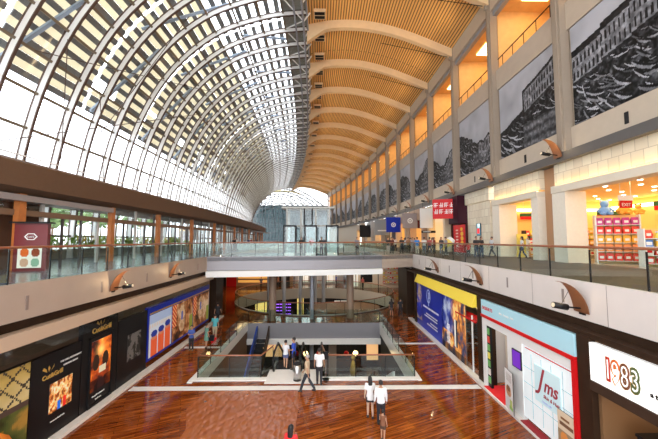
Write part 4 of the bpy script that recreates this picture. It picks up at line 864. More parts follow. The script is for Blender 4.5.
t = lposter('hoarding', 'black hoarding with a faint grey figure picture, before the blue framed pictures', 15.3, 17.75, .05, 3.3, None, m_ink, 'hoarding')
g = vnoise(36, 36, 5, 44, 3); g = np.where(g > .5, .14, .03)[..., None]*np.array((1, .95, .9)); picture('picture', g, lambda u, v, d: (.014-d, .75+1.1*u, 1.05+1.3*v), t, e=.1, mname='glow_print', t=.012)
# blue framed run of pictures
t = lposter('hoarding', 'blue framed hoarding with red figures in blue caps and close-up food pictures', 17.8, 27.0, .42, 3.4, None, m_blue, 'hoarding')
MB().box(-.0, .02, .2, 9.1, 2.55, 2.62).build('gold_line', m_gold, t)
g = np.ones((60, 50, 3))*(.55, .60, .68); yy, xx = np.mgrid[0:60, 0:50]; g[yy > 46] = (.35, .45, .65); g[(yy > 40) & (yy < 46) & (xx % 5 < 3)] = (.6, .55, .5)
for cx, cy in ((10, 32), (25, 34), (40, 38)):
    g[(abs(xx-cx) < 7) & (yy < cy-6)] = (.75, .12, .04); g[((xx-cx)/6.)**2+((yy-cy+6)/4.)**2 < 1] = (.6, .22, .12); g[((xx-cx)/6.5)**2+((yy-cy+1)/5.)**2 < 1] = (.02, .04, .28)
picture('figure_picture', g, lambda u, v, d: (.014-d, .15+2.55*u, .15+2.35*v), t, e=.3, mname='lit2', t=.012)
for i, sd in enumerate((51, 63)):
    g = poster_noise(50, 64, sd, [(.04, .02, .01), (.25, .07, .02), (.55, .25, .1), (.8, .6, .4)], 4, 2.6); yy, xx = np.mgrid[0:50, 0:64]
    mk = ((xx-28)/10.)**2+((yy-26)/19.)**2 < 1; g[mk] = poster_noise(50, 64, sd+1, [(.25, .10, .04), (.62, .36, .18), (.75, .55, .35), (.3, .14, .06)], 7)[mk]; g *= .8; g[(xx < 12) & (yy > 18)] = (.5, .06, .02); g[(xx < 12) & (yy > 18) & ((xx+yy) % 6 < 2)] = (.75, .45, .2); g[(xx > 52) & (yy < 25)] = (.25, .3, .05); g[((xx-28)/3.)**2+((yy-30)/7.)**2 < 1] = (.08, .12, .4)
    picture('food_picture', np.clip(g, 0, 1), lambda u, v, d: (.014-d, 2.8+i*3.2+3.1*u, .15+2.35*v), t, e=.3, mname='lit2', t=.012)
tag(MB().box(-9.87, -9.84, Y0, 26.5, 3.35, 3.9).build('clerestory_glass', m_glass), 'strip of clear glass over the black and blue hoardings', 'glass panel')
# shop behind the posters: ducts, lamps, a dark counter
t = thing('air_duct', 'silver duct behind the clear glass over the black hoardings', 'duct', (-11.6, 6, 3.5)); MB().tube([(0, 0, 0), (0.1, 4, .1), (-.1, 9, 0)], .28, 10).build('pipe', m_steel, t, True)
for y in (4, 8): MB().box(-.02, .02, y-.02, y+.02, .2, .86).build('hanger', m_black, t)
for y in (8, 13, 18.5, 24): area('shop_light', (-13, y, 4.2), (1, 1), 25, (1, .75, .45))
o = MB().box(-10.25, -9.95, 7.2, 8.1, 0.0, 1.75).build('banner', mat('orange_fabric', (.75, .22, .02), .7))
bpy.data.objects.remove(o)
mb = MB(); n = 14; P = []
for i in range(n+1): a = i/n; P.append((-8.95-.25*math.sin(a*3)-.55*a, 9.0+.35*math.sin(a*5)*.3-.05, .05+1.95*a))
vs = []
for i, (x, y, z) in enumerate(P):
    wd = .75-.45*i/n
    for k in range(8): tt = 2*PI*k/8; vs.append((x+wd*.45*math.cos(tt), y-.3+wd*math.sin(tt)*.6, z))
mb.add(vs, [(i*8+k, i*8+(k+1) % 8, i*8+8+(k+1) % 8, i*8+8+k) for i in range(n) for k in range(8)]+[tuple(range(8)), tuple(n*8+k for k in range(8))])
o = mb.build('parasol', mat('orange_fabric'), None, True); o.location = (-.55, 1.35, 0); tag(o, 'folded orange fabric parasol at the lower left picture edge', 'parasol')

# ================================================================== UPPER LEFT: display, planting, outside
t = thing('display_sign', 'dark red standing display with two round food pictures and white emblem', 'display', (-13.3, 14.3, 5.8), .25)
MB().box(-.62, .62, -.12, .12, 0, 2.15).build('panel', mat('maroon_panel', (.16, .01, .012), .3), t); MB().box(-.75, .75, -.25, .2, 2.15, 2.22).build('canopy', m_black, t)
g = np.ones((34, 44, 3))*(.75, .72, .65); yy, xx = np.mgrid[0:34, 0:44]
for cx, cy, c in ((12, 24, (.65, .12, .02)), (32, 24, (.25, .05, .02)), (12, 8, (.5, .3, .2)), (32, 8, (.2, .35, .25))): g[((xx-cx)/8.)**2+((yy-cy)/7.)**2 < 1] = c
picture('picture', g, lambda u, v, d: (-.45+.9*u, -.135+d, .15+.95*v), t, e=.4, mname='lit_poster', t=.01)
g = MB(); n = 6
for i in range(n): a0, a1 = 2*PI*i/n, 2*PI*(i+1)/n; g.add([(rr*1.5*math.cos(a), -.125, 1.55+rr*math.sin(a)) for rr, a in ((.13, a0), (.17, a0), (.17, a1), (.13, a1))], [(0, 1, 2, 3)])
g.build('emblem', m_white, t); text('CAFE', .12, m_white, t, MF(-.15, -.125, 1.5), 'lettering')
tag(MB().box(-20, -14.8, 9.5, 9.7, 5.8, 9.3).build('shop_partition', m_orange), 'orange lit partition of the dark shop at the left picture edge', 'partition')
t = thing('shop_wall', 'dark panelled shop wall with orange lit window behind the red display', 'shop wall', (-15.6, 9.8, 5.8)); MB().box(-.1, 0, 0, 7.4, 0, 3.4).build('panel', mat('dark_timber', (.10, .04, .02), .5), t); MB().box(0, .03, 2.2, 3.5, .4, 2.3).build('lit_window', mat('lit_window_amber', (.7, .25, .06), .4, e=.4), t); MB().box(0, .03, 3.8, 4.3, .8, 1.8).build('display_screen', mat('violet_screen'), t)
area('shop_light', (-15.5, 12.5, 9.0), (1, 1), 60, (1, .55, .25))
rr = random.Random(9)
for i in range(11):
    y = 17+i*3.0; x = -20.2-cv(y); t = thing('planter', 'green leafy planter behind the glazed left arcade, %s from the near end' % ORDN[i], 'plant', (x, y, 5.8), 0, 'planters behind the left arcade glass'); MB().box(-.35, .35, -1.2, 1.2, 0, .7).build('box', mat('planter_grey', (.35, .33, .3), .7), t)
    lf = MB(); 
    for q in range(170):
        a = rr.uniform(0, 2*PI); e = rr.uniform(.3, 1.4); p = Vector((rr.uniform(-.3, .3), rr.uniform(-1.2, 1.2), .7+rr.uniform(0, .7))); d = Vector((math.cos(a)*math.cos(e), math.sin(a)*math.cos(e), math.sin(e)))*rr.uniform(.3, .7); s_ = d.cross(Vector((0, 0, 1))).normalized()*.07; lf.add([p, p+d*.5+s_, p+d, p+d*.5-s_], [(0, 1, 2, 3)])
    lf.build('foliage', mat('leaf_bright', (.25, .42, .05), .6), t)
def tree(x, y, z, h, seed, label, g='trees outside the glass vault'):
    t = thing('tree', label, 'tree', (x, y, z), 0, g); r = random.Random(seed); MB().tube([(0, 0, 0), (.1, 0, h*.35), (0, .1, h*.6)], [.25, .18, .08], 7).build('trunk', mat('bark', (.2, .14, .09), .8), t)
    mb = MB()
    for q in range(420):
        a, b = r.uniform(0, 2*PI), r.uniform(-1, 1); rad = h*.3*r.uniform(.5, 1); p = Vector((math.cos(a)*math.sqrt(1-b*b)*rad, math.sin(a)*math.sqrt(1-b*b)*rad, h*.68+b*rad*1.0)); d = Vector((r.uniform(-1, 1), r.uniform(-1, 1), r.uniform(-1, 1))).normalized(); s_ = d.cross(Vector((r.uniform(-1, 1), 1, .3))).normalized(); l = h*.055
        mb.add([p-d*l, p+s_*l*.6, p+d*l, p-s_*l*.6], [(0, 1, 2, 3)])
    mb.build('crown', mat('crown_green', (.22, .34, .14), .7), t)
for i, (x, y, h) in enumerate(((-56, 39, 9), (-60, 52, 13), (-54, 62, 12), (-62, 76, 14), (-56, 27, 7), (-66, 92, 15), (-66, 110, 16), (-70, 130, 17))): tree(x, y, 4.9, h, i, 'tree outside the glass vault, %s from the near end' % ORDN[i])
m_city = brickmat('tower_glass', (.65, .7, .75), (.55, .6, .68), (.8, .82, .84), 4, 3.2, .25, r=.4, plane='YZ')
for i, (x, y, wx, wy, h) in enumerate(((-120, 60, 16, 14, 26), (-135, 85, 18, 18, 34), (-130, 112, 18, 20, 28), (-140, 35, 18, 16, 20), (-150, 140, 20, 22, 40))):
    t = thing('office_tower', 'pale hazy tower seen through the left windows, %s from the near end' % ORDN[i], 'building', (x, y, 4.9), 0, 'towers outside'); MB().box(-wx/2, wx/2, -wy/2, wy/2, 0, h).build('body', m_city, t); MB().box(-wx/3, wx/3, -wy/3, wy/3, h, h+2).build('roof_plant', m_white, t)
# blue lit screen far on the left
t = thing('video_screen', 'violet blue screen over a green plant at the far left doorway', 'screen', (-16.3-cv(38), 38.0, 7.2)); MB().box(-1.0, 1.0, 0, .1, 0, 1.4).build('panel', mat('violet_screen', (.12, .1, .7), .3, e=1.4), t)

# ================================================================== BRIDGE GLASS DOORS AND LIFT FRAME
for x, lb in ((-3.2, 'leftmost black framed glass cabinet on the upper bridge'), (-1.3, 'middle black framed glass cabinet on the upper bridge, red figure behind'), (.65, 'rightmost black framed glass cabinet on the upper bridge')):
    t = thing('glass_cabinet', lb, 'glass cabinet', (x, 28.6, 5.8), 0, 'black framed glass cabinets on the bridge'); fr_ = MB(); w2, d2, hh = .52, .5, 2.75
    for sx in (-1, 1):
        for sy in (-1, 1): fr_.box(sx*w2-.06, sx*w2+.06, sy*d2-.06, sy*d2+.06, 0, hh)
    fr_.box(-w2-.06, w2+.06, -d2-.06, d2+.06, hh-.14, hh); fr_.build('frame', m_black, t); MB().box(-w2, w2, -d2, d2, 0, .22).build('base', m_white, t)
    MB().box(-w2, w2, -d2-.01, -d2+.01, .2, hh-.1).build('glass_pane', m_glass, t); MB().box(-w2, w2, d2-.01, d2+.01, .2, hh-.1).build('glass_pane', m_glass, t)
t = thing('lift_frame', 'pale steel lift structure with glass walls behind the black framed cabinets', 'lift', (-1.65, 32.4, 5.8)); fr_ = MB()
for x in (-2.2, -.8, .7, 2.1):
    for y in (-.9, .9): fr_.box(x-.08, x+.08, y-.08, y+.08, 0, 4.6)
fr_.box(-2.75, 2.6, -1.1, 1.1, 4.6, 4.78); fr_.box(-2.3, 2.2, -1.0, -.9, 2.75, 2.9); fr_.build('frame', mat('lift_steel', (.30, .29, .26), .4, .3), t); MB().box(-2.2, 2.1, -.9, -.88, 0, 4.6).build('glass_wall', m_glass, t)
for x in (-.45, .35): MB().tube([(x, -1.1, 2.9), (x, -1.1, 4.6)], .07, 6).build('cable_carrier', m_black, t)

# ================================================================== ESCALATOR, BIN, UNDER-BRIDGE THINGS
def escalator(x, label, y0=17.9, rise=-5.9, run=10.2, yb=.55):
    t = thing('escalator', label, 'escalator', (x, y0, 0), 0, 'escalators in the well'); g = MB(); n = 26
    for i in range(n): g.box(-yb+.05, yb-.05, 1.2+i*run/n, 1.2+(i+1)*run/n, rise*(i+1)/n-.3, rise*(i+1)/n)
    g.box(-yb+.05, yb-.05, 0, 1.2, -.3, .02); g.build('steps', m_dark, t)
    for s in (-1, 1):
        P = [(s*yb, -.35, .0), (s*yb, -.62, .3), (s*yb, -.65, .7), (s*yb, -.4, .98), (s*yb, 0, 1.04), (s*yb, 1.2, 1.04), (s*yb, 1.2+run, rise+1.0), (s*yb, 2.2+run, rise+1.0)]
        MB().tube(P, .06, 7).build('handrail', m_black, t, True)
        g = MB(); g.prism([(-.5, .05), (-.58, .6), (-.3, .95), (1.2, .98), (1.2+run, rise+.95), (1.2+run, rise+.0), (1.2, .0)], lambda a, b, q: (s*yb-.01+.02*q, a, b)); g.build('side_glass', m_rail, t)
        g = MB(); g.prism([(-.3, 0), (1.2, 0), (1.2+run, rise), (1.2+run, rise-.6), (1.2, -.6), (0, -.5)], lambda a, b, q: (s*(yb+.02)+s*.12*q, a, b)); g.build('skirt', m_steel, t)
    return t
escalator(-2.25, 'escalator going down from the white landing, left of the bin'); escalator(-.75, 'escalator going down from the white landing, right of the bin')
t = thing('escalator', 'blue trimmed escalator deep in the left side of the well', 'escalator', (-5.3, 18.5, -6)); g = MB(); g.prism([(0, 0), (8.5, 5.0), (8.5, 5.9), (0, .9)], lambda a, b, q: (-.5+.1*q, a, b)); g.build('blue_panel', mat('escalator_blue', (.02, .06, .32), .3), t)
g = MB(); g.prism([(0, 0), (8.5, 5.0), (8.5, 5.9), (0, .9)], lambda a, b, q: (.5+.1*q, a, b)); g.build('side_panel', m_bronzeclad, t); g = MB()
for i in range(20): g.box(-.4, .5, i*.42, i*.42+.42, i*.25-.1, i*.25+.1)
g.build('steps', m_dark, t)
t = thing('escalator', 'pale skirted escalator rising along the right side of the well', 'escalator', (3.6, 18.5, -6)); g = MB(); g.prism([(0, 4.9), (9, 0), (9, .7), (0, 5.6)], lambda a, b, q: (.35+.12*q, a, b)); g.build('side_panel', m_white, t); g = MB(); g.prism([(0, 4.9), (9, 0), (9, .7), (0, 5.6)], lambda a, b, q: (-.75+.1*q, a, b)); g.build('side_panel', m_dark, t)
g = MB()
for i in range(20): g.box(-.65, .35, i*.45, i*.45+.45, 4.8-i*.25, 5.0-i*.25)
g.build('steps', m_dark, t)
t = thing('litter_bin', 'brushed steel cylindrical litter bin at the landing', 'bin', (-1.42, 16.45, .03)); MB().rings([(0, 0, 0, .19, .19), (0, 0, .78, .19, .19)], 20).build('body', m_steel, t, True); MB().rings([(0, 0, .78, .2, .2), (0, 0, .84, .2, .2)], 20).build('rim', m_black, t); MB().rings([(0, 0, -.0, .2, .2), (0, 0, .04, .2, .2)], 20).build('foot_ring', m_black, t)
t = thing('sign_post', 'small black sign post at the landing beside the white shirted man', 'sign', (.05, 16.5, .03)); MB().rings([(0, 0, 0, .2, .2), (0, 0, .03, .18, .18)], 12).build('base', m_black, t); MB().tube([(0, 0, .03), (0, 0, 1.4)], .02, 6).build('pole', m_steel, t); MB().box(-.12, .12, -.02, .02, 1.0, 1.4).build('plate', m_black, t)
LATE = []
# ground floor beyond the well: shops around the oval
def block(name, label, cat_, loc, parts):
    t = thing(name, label, cat_, loc)
    for nm, bxs, m in parts:
        g = MB(); [g.box(*b) for b in bxs]; g.build(nm, m, t)
    return t
m_amb = mat('amber_panel', (.85, .42, .08), .4, e=.5, ec=(1, .5, .12))
block('shopfront', 'amber striped shopfront under the far left of the bridge', 'shopfront', (-15, 49, 0), [('wall', [(-1, 10, 0, .3, 0, 4.3)], mat('shop_warm', (.35, .2, .1), .5)), ('stripe_panel', [(1.5, 7, -.05, 0, .6+i*.62, .95+i*.62) for i in range(6)], m_amb), ('red_panel', [(-.3, 1.2, -.08, 0, 0, 4.2)], m_red), ('dark_panel', [(-1, -.4, -.08, 0, 0, 4.3), (7.2, 9.5, -.08, 0, 0, 4.3)], m_dark)])
block('shopfront', 'pale lit shopfront with dark displays under the centre of the bridge', 'shopfront', (-5, 52, 0), [('wall', [(0, 8, 0, .3, 0, 5)], mat('shop_grey', (.45, .43, .4), .5)), ('lit_panel', [(.6, 2.2, -.05, 0, .3, 3.8), (5.2, 6.6, -.05, 0, .3, 3.8)], mat('soft_lit', (.8, .75, .65), .4, e=.6)), ('mullion', [(i*.8, i*.8+.08, -.1, 0, 0, 5) for i in range(11)], m_greysteel)])
block('shopfront', 'shopfront with a dark picture and warm shelves under the right of the bridge', 'shopfront', (3.2, 47.5, 0), [('wall', [(0, 9, 0, .3, 0, 5)], mat('shop_cream', (.7, .6, .48), .5)), ('display', [(2.2, 4.0, -.05, 0, .8, 3.8)], m_black), ('shelf', [(5.6, 8.0, -.3, 0, .6+i*.7, .66+i*.7) for i in range(5)], m_steel), ('lit_panel', [(.3, 1.8, -.05, 0, .2, 3.8)], mat('soft_lit'))])
for j in range(5):
    for q in range(7): pack([0, 1, 2, 7, 4][(j+q) % 5], (q+j) % 3, (8.95+q*.33, 47.35, .66+j*.7), 0, '%s goods, %s from the left on the %s shelf under the bridge' % (PNAME[[0, 1, 2, 7, 4][(j+q) % 5]], ORDN[q], ORD[j]), 'goods on the shelf under the bridge')
block('wall_panel', 'dark brown pillar wall at the right end under the bridge', 'pillar', (7.9, 30.2, 0), [('body', [(0, .8, 0, 3.5, 0, 4.4)], m_brown)])
block('wall_panel', 'dark brown pillar wall at the left end under the bridge', 'pillar', (-10.6, 29.0, 0), [('body', [(0, .6, 0, 2.0, 0, 4.2)], m_brown)])
for i, (x, y) in enumerate(((-3.4, 47.6), (.2, 47.9), (4.6, 46.6), (7.6, 44.6))):
    t = thing('lamp_post', 'slim grey post with a glowing top beyond the oval opening, %s from the left' % ORDN[i], 'lamp', (x, y, 0)); MB().tube([(0, 0, 0), (0, 0, 3.6)], .06, 7).build('pole', m_black, t); MB().ball((0, 0, 3.7), .16, 7).build('globe', m_lampwarm, t, True)
for i, (x, y, c, cn) in enumerate(((-9.5, 46.8, (.1, .1, .12), 'dark'), (-7.2, 48.4, (.5, .2, .1), 'rust'), (-2.2, 49, (.6, .6, .6), 'white'), (1.8, 49.5, (.05, .1, .4), 'navy'), (5.6, 46.4, (.5, .1, .1), 'red'))):
    LATE.append(('person in a %s top on the ground floor beyond the oval opening' % cn, x, y, c))
area('under_bridge_light', (-10, 42, 4.3), (3, 3), 260, (1, .62, .3)); area('under_bridge_light', (5, 41, 4.3), (4, 3), 260, (1, .8, .55)); area('under_bridge_light', (-2, 34, 4.1), (8, 1), 120, (1, .8, .6)); area('under_bridge_light', (-2, 50, 4.3), (6, 1), 150, (1, .85, .7))
# basement shops
m_ylit = mat('yellow_lit', (.85, .6, .15), .4, e=1.0, ec=(1, .7, .2))
block('shopfront', 'dark basement shopfront with yellow lit windows and violet neon, seen through the oval opening', 'shopfront', (-12, 50, -6), [('wall', [(0, 24, 0, .3, 0, 5)], m_dark), ('lit_window', [(1.0, 3.6, -.05, 0, .5, 4.2)], m_ylit), ('lit_window', [(7.6, 8.6, -.05, 0, .3, 4.4)], m_ylit), ('lit_window', [(13.5, 16, -.05, 0, .5, 3.6)], mat('soft_lit', (.8, .75, .65), .4, e=.6)), ('neon_panel', [(4.3, 6.6, -.08, -.05, 1.5+i*.5, 1.62+i*.5) for i in range(4)], mat('violet_neon', (.35, .1, .8), .4, e=3)), ('mullion', [(i*1.2, i*1.2+.12, -.12, 0, 0, 5) for i in range(20)], m_black)])
block('shopfront', 'dark basement shopfront with orange lamps at the foot of the escalators', 'shopfront', (-7, 33.5, -6), [('wall', [(-3, 14, 0, .3, 0, 4.6)], m_dark), ('lit_panel', [(.5, 2.5, -.05, 0, 1.0, 3.2), (11.4, 12.6, -.05, 0, .6, 3.4)], mat('soft_warm', (.8, .45, .2), .4, e=1.0)), ('counter', [(3.5, 10.5, -1.6, -1.0, 0, 1.1)], m_bronzeclad), ('sign', [(3.5, 10, -.1, 0, 3.2, 3.8)], m_black)])
for i, (x, c) in enumerate(((-1.9, m_lampamber), (-.6, m_red), (.6, m_lampamber), (2.1, m_red), (3.0, m_lampamber))):
    t = thing('pendant_lamp', 'round %s pendant lamp over the basement counter, %s from the left' % ('red' if c is m_red else 'amber', ORDN[i]), 'lamp', (x, 31.2, -3.9), 0, 'pendant lamps in the basement'); MB().ball((0, 0, 0), .24, 8).build('shade', c, t, True); MB().box(-.01, .01, -.01, .01, .2, 3.6).build('cord', m_black, t)
def lantern(x, y, z, lb):
    t = thing('figurine', lb, 'statue', (x, y, z)); MB().rings([(0, 0, 0, .22, .22), (0, 0, .4, .28, .28), (0, 0, .9, .2, .2), (0, 0, 1.2, .1, .1)], 10).build('body', m_gold, t, True); MB().ball((0, 0, 1.4), .18, 8).build('head', m_gold, t, True)
lantern(2.35, 26.5, -6+2.0, 'golden figurine on a plinth seen through the right side of the well'); tag(MB().box(2.0, 2.7, 26.15, 26.85, -6, -4).build('plinth', m_black), 'black plinth carrying the golden figurine', 'plinth')
t = thing('round_kiosk', 'large round dark brown kiosk inside the oval opening under the bridge', 'kiosk', (2.4, 38.6, -6))
MB().rings([(0, 0, 0, 2.6, 2.2), (0, 0, 4.0, 2.8, 2.4)], 32).build('base', m_bronzeclad, t); MB().rings([(0, 0, 4.0, 4.0, 3.0), (0, 0, 4.5, 4.3, 3.2), (0, 0, 5.0, 4.3, 3.2), (0, 0, 5.05, 3.9, 2.9)], 40).build('canopy', mat('kiosk_brown', (.20, .09, .045), .4), t)
for zz in (4.55, 4.8, 5.0): MB().rings([(0, 0, zz, 4.36, 3.26), (0, 0, zz+.05, 4.36, 3.26)], 40, False).build('copper_band', mat('kiosk_copper', (.45, .2, .1), .4), t)

# ================================================================== PEOPLE
skinm = mat('skin_tan', (.48, .26, .16), .55); skinl = mat('skin_light', (.62, .40, .28), .55); hairb = mat('hair_black', (.012, .01, .01), .5); hairg = mat('hair_grey', (.35, .33, .32), .6); shoeb = mat('shoe_black', (.02, .02, .02), .4)
def remesh(mb, name, m, parent, vox):
    o = mb.build(name, m, parent, True); md = o.modifiers.new('r', 'REMESH'); md.mode = 'VOXEL'; md.voxel_size = vox; md.use_smooth_shade = True
    s_ = o.modifiers.new('s', 'SMOOTH'); s_.iterations = 2; s_.factor = .5
    dg = bpy.context.evaluated_depsgraph_get(); dg.update(); me = bpy.data.meshes.new_from_object(o.evaluated_get(dg)); o.modifiers.clear(); old = o.data; o.data = me; bpy.data.meshes.remove(old); return o
PC = {}
def person(label, x, y, z, face, h=1.7, top='white', bottom='black', hair='short', pose='stand', sleeves='short', skirt=False, shorts=False, fem=False, fine=True, skin=None, hm=None, long_top=False, grp=None, bag=None, vary=0):
    skin = skin or skinm; hm = hm or hairb
    key = (hair, pose, sleeves, skirt, shorts, fem, fine, long_top, vary)
    cm = lambda c: c if not isinstance(c, tuple) else mat('cloth_%02d%02d%02d' % tuple(int(v*99) for v in c), c, .8)
    top = cm(top); bottom = cm(bottom); t = thing('person', label, 'person', (x, y, z), face, grp); t.scale = (h, h, h)
    if key in PC:
        for src in PC[key]:
            o = bpy.data.objects.new(src.name.split('.')[0], src.data.copy()); COL.objects.link(o); o.parent = t; nm = o.name.split('.')[0]
            o.data.materials[0] = {'body': skin, 'shirt': top, 'dress': top, 'trousers': bottom, 'skirt': bottom, 'shorts': bottom, 'hair': hm, 'shoes': shoeb, 'eyes': hairb}[nm]
        return t
    # skeleton in units of body height; faces -Y
    st = {'stand': .02, 'walk': .13, 'stride': .17}[pose]; bend = .0 if pose == 'stand' else .02; sw = .16 if fem else .18
    sh_ = sw*.5+.012; hip = .052
    V = Vector
    L = {}
    for s, ph in ((-1, -1), (1, 1)):
        L[s] = [V((s*hip, 0, .50)), V((s*(hip+.002), -st*.45*ph-bend, .275)), V((s*(hip+.005), st*-1.0*ph+(.03 if ph < 0 else 0), .045 if not (ph < 0 and pose != 'stand') else .06))]
    A = {}
    for s in (-1, 1):
        ph = -s if pose != 'stand' else .15; sp = .03
        if vary == 1 and s == 1: A[s] = [V((s*sh_, 0, .80)), V((s*(sh_+.03), -.02, .645)), V((s*(sh_-.04), -.13, .62)), V((s*(sh_-.07), -.17, .635))]
        elif vary == 2: A[s] = [V((s*sh_, 0, .80)), V((s*(sh_+.03), -.02, .645)), V((s*(.05), -.12, .66)), V((s*(.02), -.15, .68))]
        else: A[s] = [V((s*sh_, 0, .80)), V((s*(sh_+sp), -.04*ph, .635)), V((s*(sh_+sp+.01), -.10*ph-.03, .49)), V((s*(sh_+sp+.005), -.12*ph-.04, .455))]
    b = MB(); N = 14
    tor = [(0, .01, .47, .075, .06), (0, .01, .52, .088, .062), (0, .005, .60, .070 if fem else .078, .050), (0, 0, .68, .080, .056), (0, 0, .75, sw*.5+.005, .062), (0, .005, .80, sw*.5, .052), (0, .008, .825, .06, .04), (0, .006, .85, .033, .033), (0, .0, .89, .031, .034)]
    b.rings(tor, N)
    b.rings([(0, -.004, .862, .022, .028), (0, -.008, .875, .036, .045), (0, -.004, .905, .043, .054), (0, .0, .94, .046, .058), (0, .004, .975, .040, .052), (0, .006, 1.0, .015, .022)], N)
    b.ball((0, -.064, .915), .009, 6, (1, 1.2, 1.6))
    for s in (-1, 1): b.ball((s*.047, .0, .918), .012, 6, (.5, 1, 1.4))
    for s in (-1, 1):
        p = L[s]; b.tube([p[0], p[0].lerp(p[1], .5), p[1], p[1].lerp(p[2], .35), p[2]], [.052, .044, .031, .032, .020], 10)
        b.ball((p[2].x, p[2].y-.03, .022+(p[2].z-.045)), .03, 6, (.8, 1.9, .75))
        a = A[s]; b.tube([a[0], a[0].lerp(a[1], .4), a[1], a[1].lerp(a[2], .3), a[2]], [.030, .028, .021, .021, .014], 8); b.ball(a[0], .033, 6)
        d = (a[3]-a[2]).normalized(); b.tube([a[2], a[3]], [.015, .018], 7)
        if fine:
            side = V((0, 1, 0)) if abs(d.z) > .5 else V((1, 0, 0))
            for q, ln in ((-1.5, .034), (-.5, .042), (.5, .044), (1.5, .036)):
                o_ = a[3]+side*q*.0085; b.tube([o_-d*.008, o_+d*ln*.55, o_+d*ln+V((-s*.006, 0, 0))], [.0062, .0058, .005], 5)
            o_ = a[2].lerp(a[3], .4); b.tube([o_, o_-side*.018+d*.012, o_-side*.022+d*.03], [.007, .0065, .0055], 5)
    vx = (.0068 if fine else .012)
    lst = [remesh(b, 'body', skin, t, vx)]
    g = MB()
    if fem and (skirt or long_top) and skirt == 'dress':
        g.rings([(0, 0, .30, .125, .10), (0, 0, .42, .105, .085), (0, .01, .52, .098, .074), (0, .005, .61, .078, .06), (0, 0, .68, .088, .066), (0, 0, .75, sw*.5+.012, .072), (0, .005, .805, sw*.5+.004, .06), (0, .006, .828, .06, .045)], 16); nm = 'dress'
    else:
        g.rings([(0, .01, .44 if long_top else .50, .094, .074), (0, .01, .53, .096, .072), (0, .005, .61, .082 if fem else .090, .062), (0, 0, .68, .092, .068), (0, 0, .75, sw*.5+.015, .074), (0, .005, .805, sw*.5+.008, .062), (0, .006, .832, .058, .045)], 16); nm = 'shirt'
    for s in (-1, 1):
        a = A[s]; e_ = a[0].lerp(a[1], .72) if sleeves == 'short' else (a[2] if sleeves == 'long' else a[0].lerp(a[1], .15)); m_ = [a[0], e_] if sleeves != 'long' else [a[0], a[1], a[1].lerp(a[2], .9)]
        g.tube(m_, [.040, .036] if sleeves != 'long' else [.040, .031, .024], 9); g.ball(a[0], .041, 6)
    lst.append(remesh(g, nm, top, t, vx*1.25))
    if not skirt == 'dress':
        g = MB(); g.rings([(0, .01, .45, .088, .07), (0, .01, .53, .093, .069), (0, .008, .56, .088, .064)], 14)
        if skirt: g.rings([(0, .0, .34, .10, .085), (0, .01, .50, .092, .072)], 14); nm = 'skirt'
        else:
            for s in (-1, 1):
                p = L[s]; k_ = p[0].lerp(p[1], .55) if shorts else None
                if shorts: g.tube([p[0], k_], [.058, .054], 10)
                else: g.tube([p[0], p[0].lerp(p[1], .5), p[1], p[2]+V((0, 0, .01))], [.058, .051, .042, .034], 10)
            nm = 'shorts' if shorts else 'trousers'
        lst.append(remesh(g, nm, bottom, t, vx*1.25))
    g = MB(); g.rings([(0, .018, .915, .048, .050), (0, .012, .95, .053, .060), (0, .010, .985, .047, .056), (0, .010, 1.008, .022, .03)], 12)
    if hair == 'long': g.rings([(0, .045, .76, .045, .018), (0, .046, .83, .055, .026), (0, .036, .90, .054, .036), (0, .02, .95, .054, .05)], 12)
    lst.append(remesh(g, 'hair', hm, t, vx*1.2))
    g = MB()
    for s in (-1, 1):
        p = L[s]; g.rings([(p[2].x, p[2].y-.022, p[2].z-.045, .030, .064), (p[2].x, p[2].y-.022, p[2].z-.020, .029, .060), (p[2].x, p[2].y-.0, p[2].z+.005, .024, .032)], 10)
    lst.append(g.build('shoes', shoeb, t, True))
    g = MB()
    for s in (-1, 1): g.ball((s*.018, -.054, .935), .006, 5)
    lst.append(g.build('eyes', hairb, t))
    PC[key] = lst
    return t
W_ = (.80, .80, .80); K = (.02, .02, .025)
person('grey-haired man in beige shirt and dark trousers walking past the bin', -.85, 15.3, 0, -PI/2-.2, 1.72, (.55, .42, .27), (.025, .03, .04), pose='stride', hm=hairg, sleeves='short')
person('man in white shirt and black trousers seen from behind at the landing', -.28, 16.0, .03, PI, 1.74, W_, K, sleeves='short')
person('long-haired woman in white top and black shorts on the wooden floor', 1.85, 13.1, 0, PI, 1.62, W_, K, hair='long', sleeves='short', shorts=True, fem=True, skin=skinl, long_top=True)
person('man in white shirt and black trousers beside the long-haired woman', 2.2, 12.6, 0, PI, 1.68, W_, K, sleeves='long')
person('small child in a tan outfit standing behind the couple', 2.1, 11.65, 0, PI-.5, 1.05, (.22, .09, .045), (.10, .05, .03), hair='short', fem=True, shorts=True, sleeves='none', vary=1)
person('black-haired woman in a red top at the bottom picture edge', -1.02, 9.79, 0, PI-.3, 1.62, (.75, .03, .03), K, hair='long', fem=True, sleeves='short')
person('man in a blue shirt on the landing by the escalator', -1.75, 17.8, .03, -PI/2, 1.72, (.03, .08, .5), (.04, .04, .12), shorts=True, vary=1)
person('woman in a white top standing left of the blue shirted man', -2.2, 17.9, .03, PI-.3, 1.55, (.7, .7, .72), (.1, .12, .25), fem=True, shorts=True, vary=1)
person('woman in a blue top and black trousers in front of the food pictures', -8.75, 20.9, 0, .3, 1.6, (.05, .10, .35), K, fem=True, vary=2)
person('woman in a green patterned dress with a dark bag', -7.95, 21.4, 0, PI-.8, 1.6, (.12, .28, .22), K, fem=True, skirt='dress', vary=1)
person('man in a teal shirt and khaki trousers beyond the green dress', -8.1, 23.4, 0, PI, 1.74, (.08, .40, .45), (.45, .38, .26), vary=1)
person('person in black by the far end of the blue framed hoarding', -9.4, 27.8, 0, PI, 1.72, K, K, pose='walk')
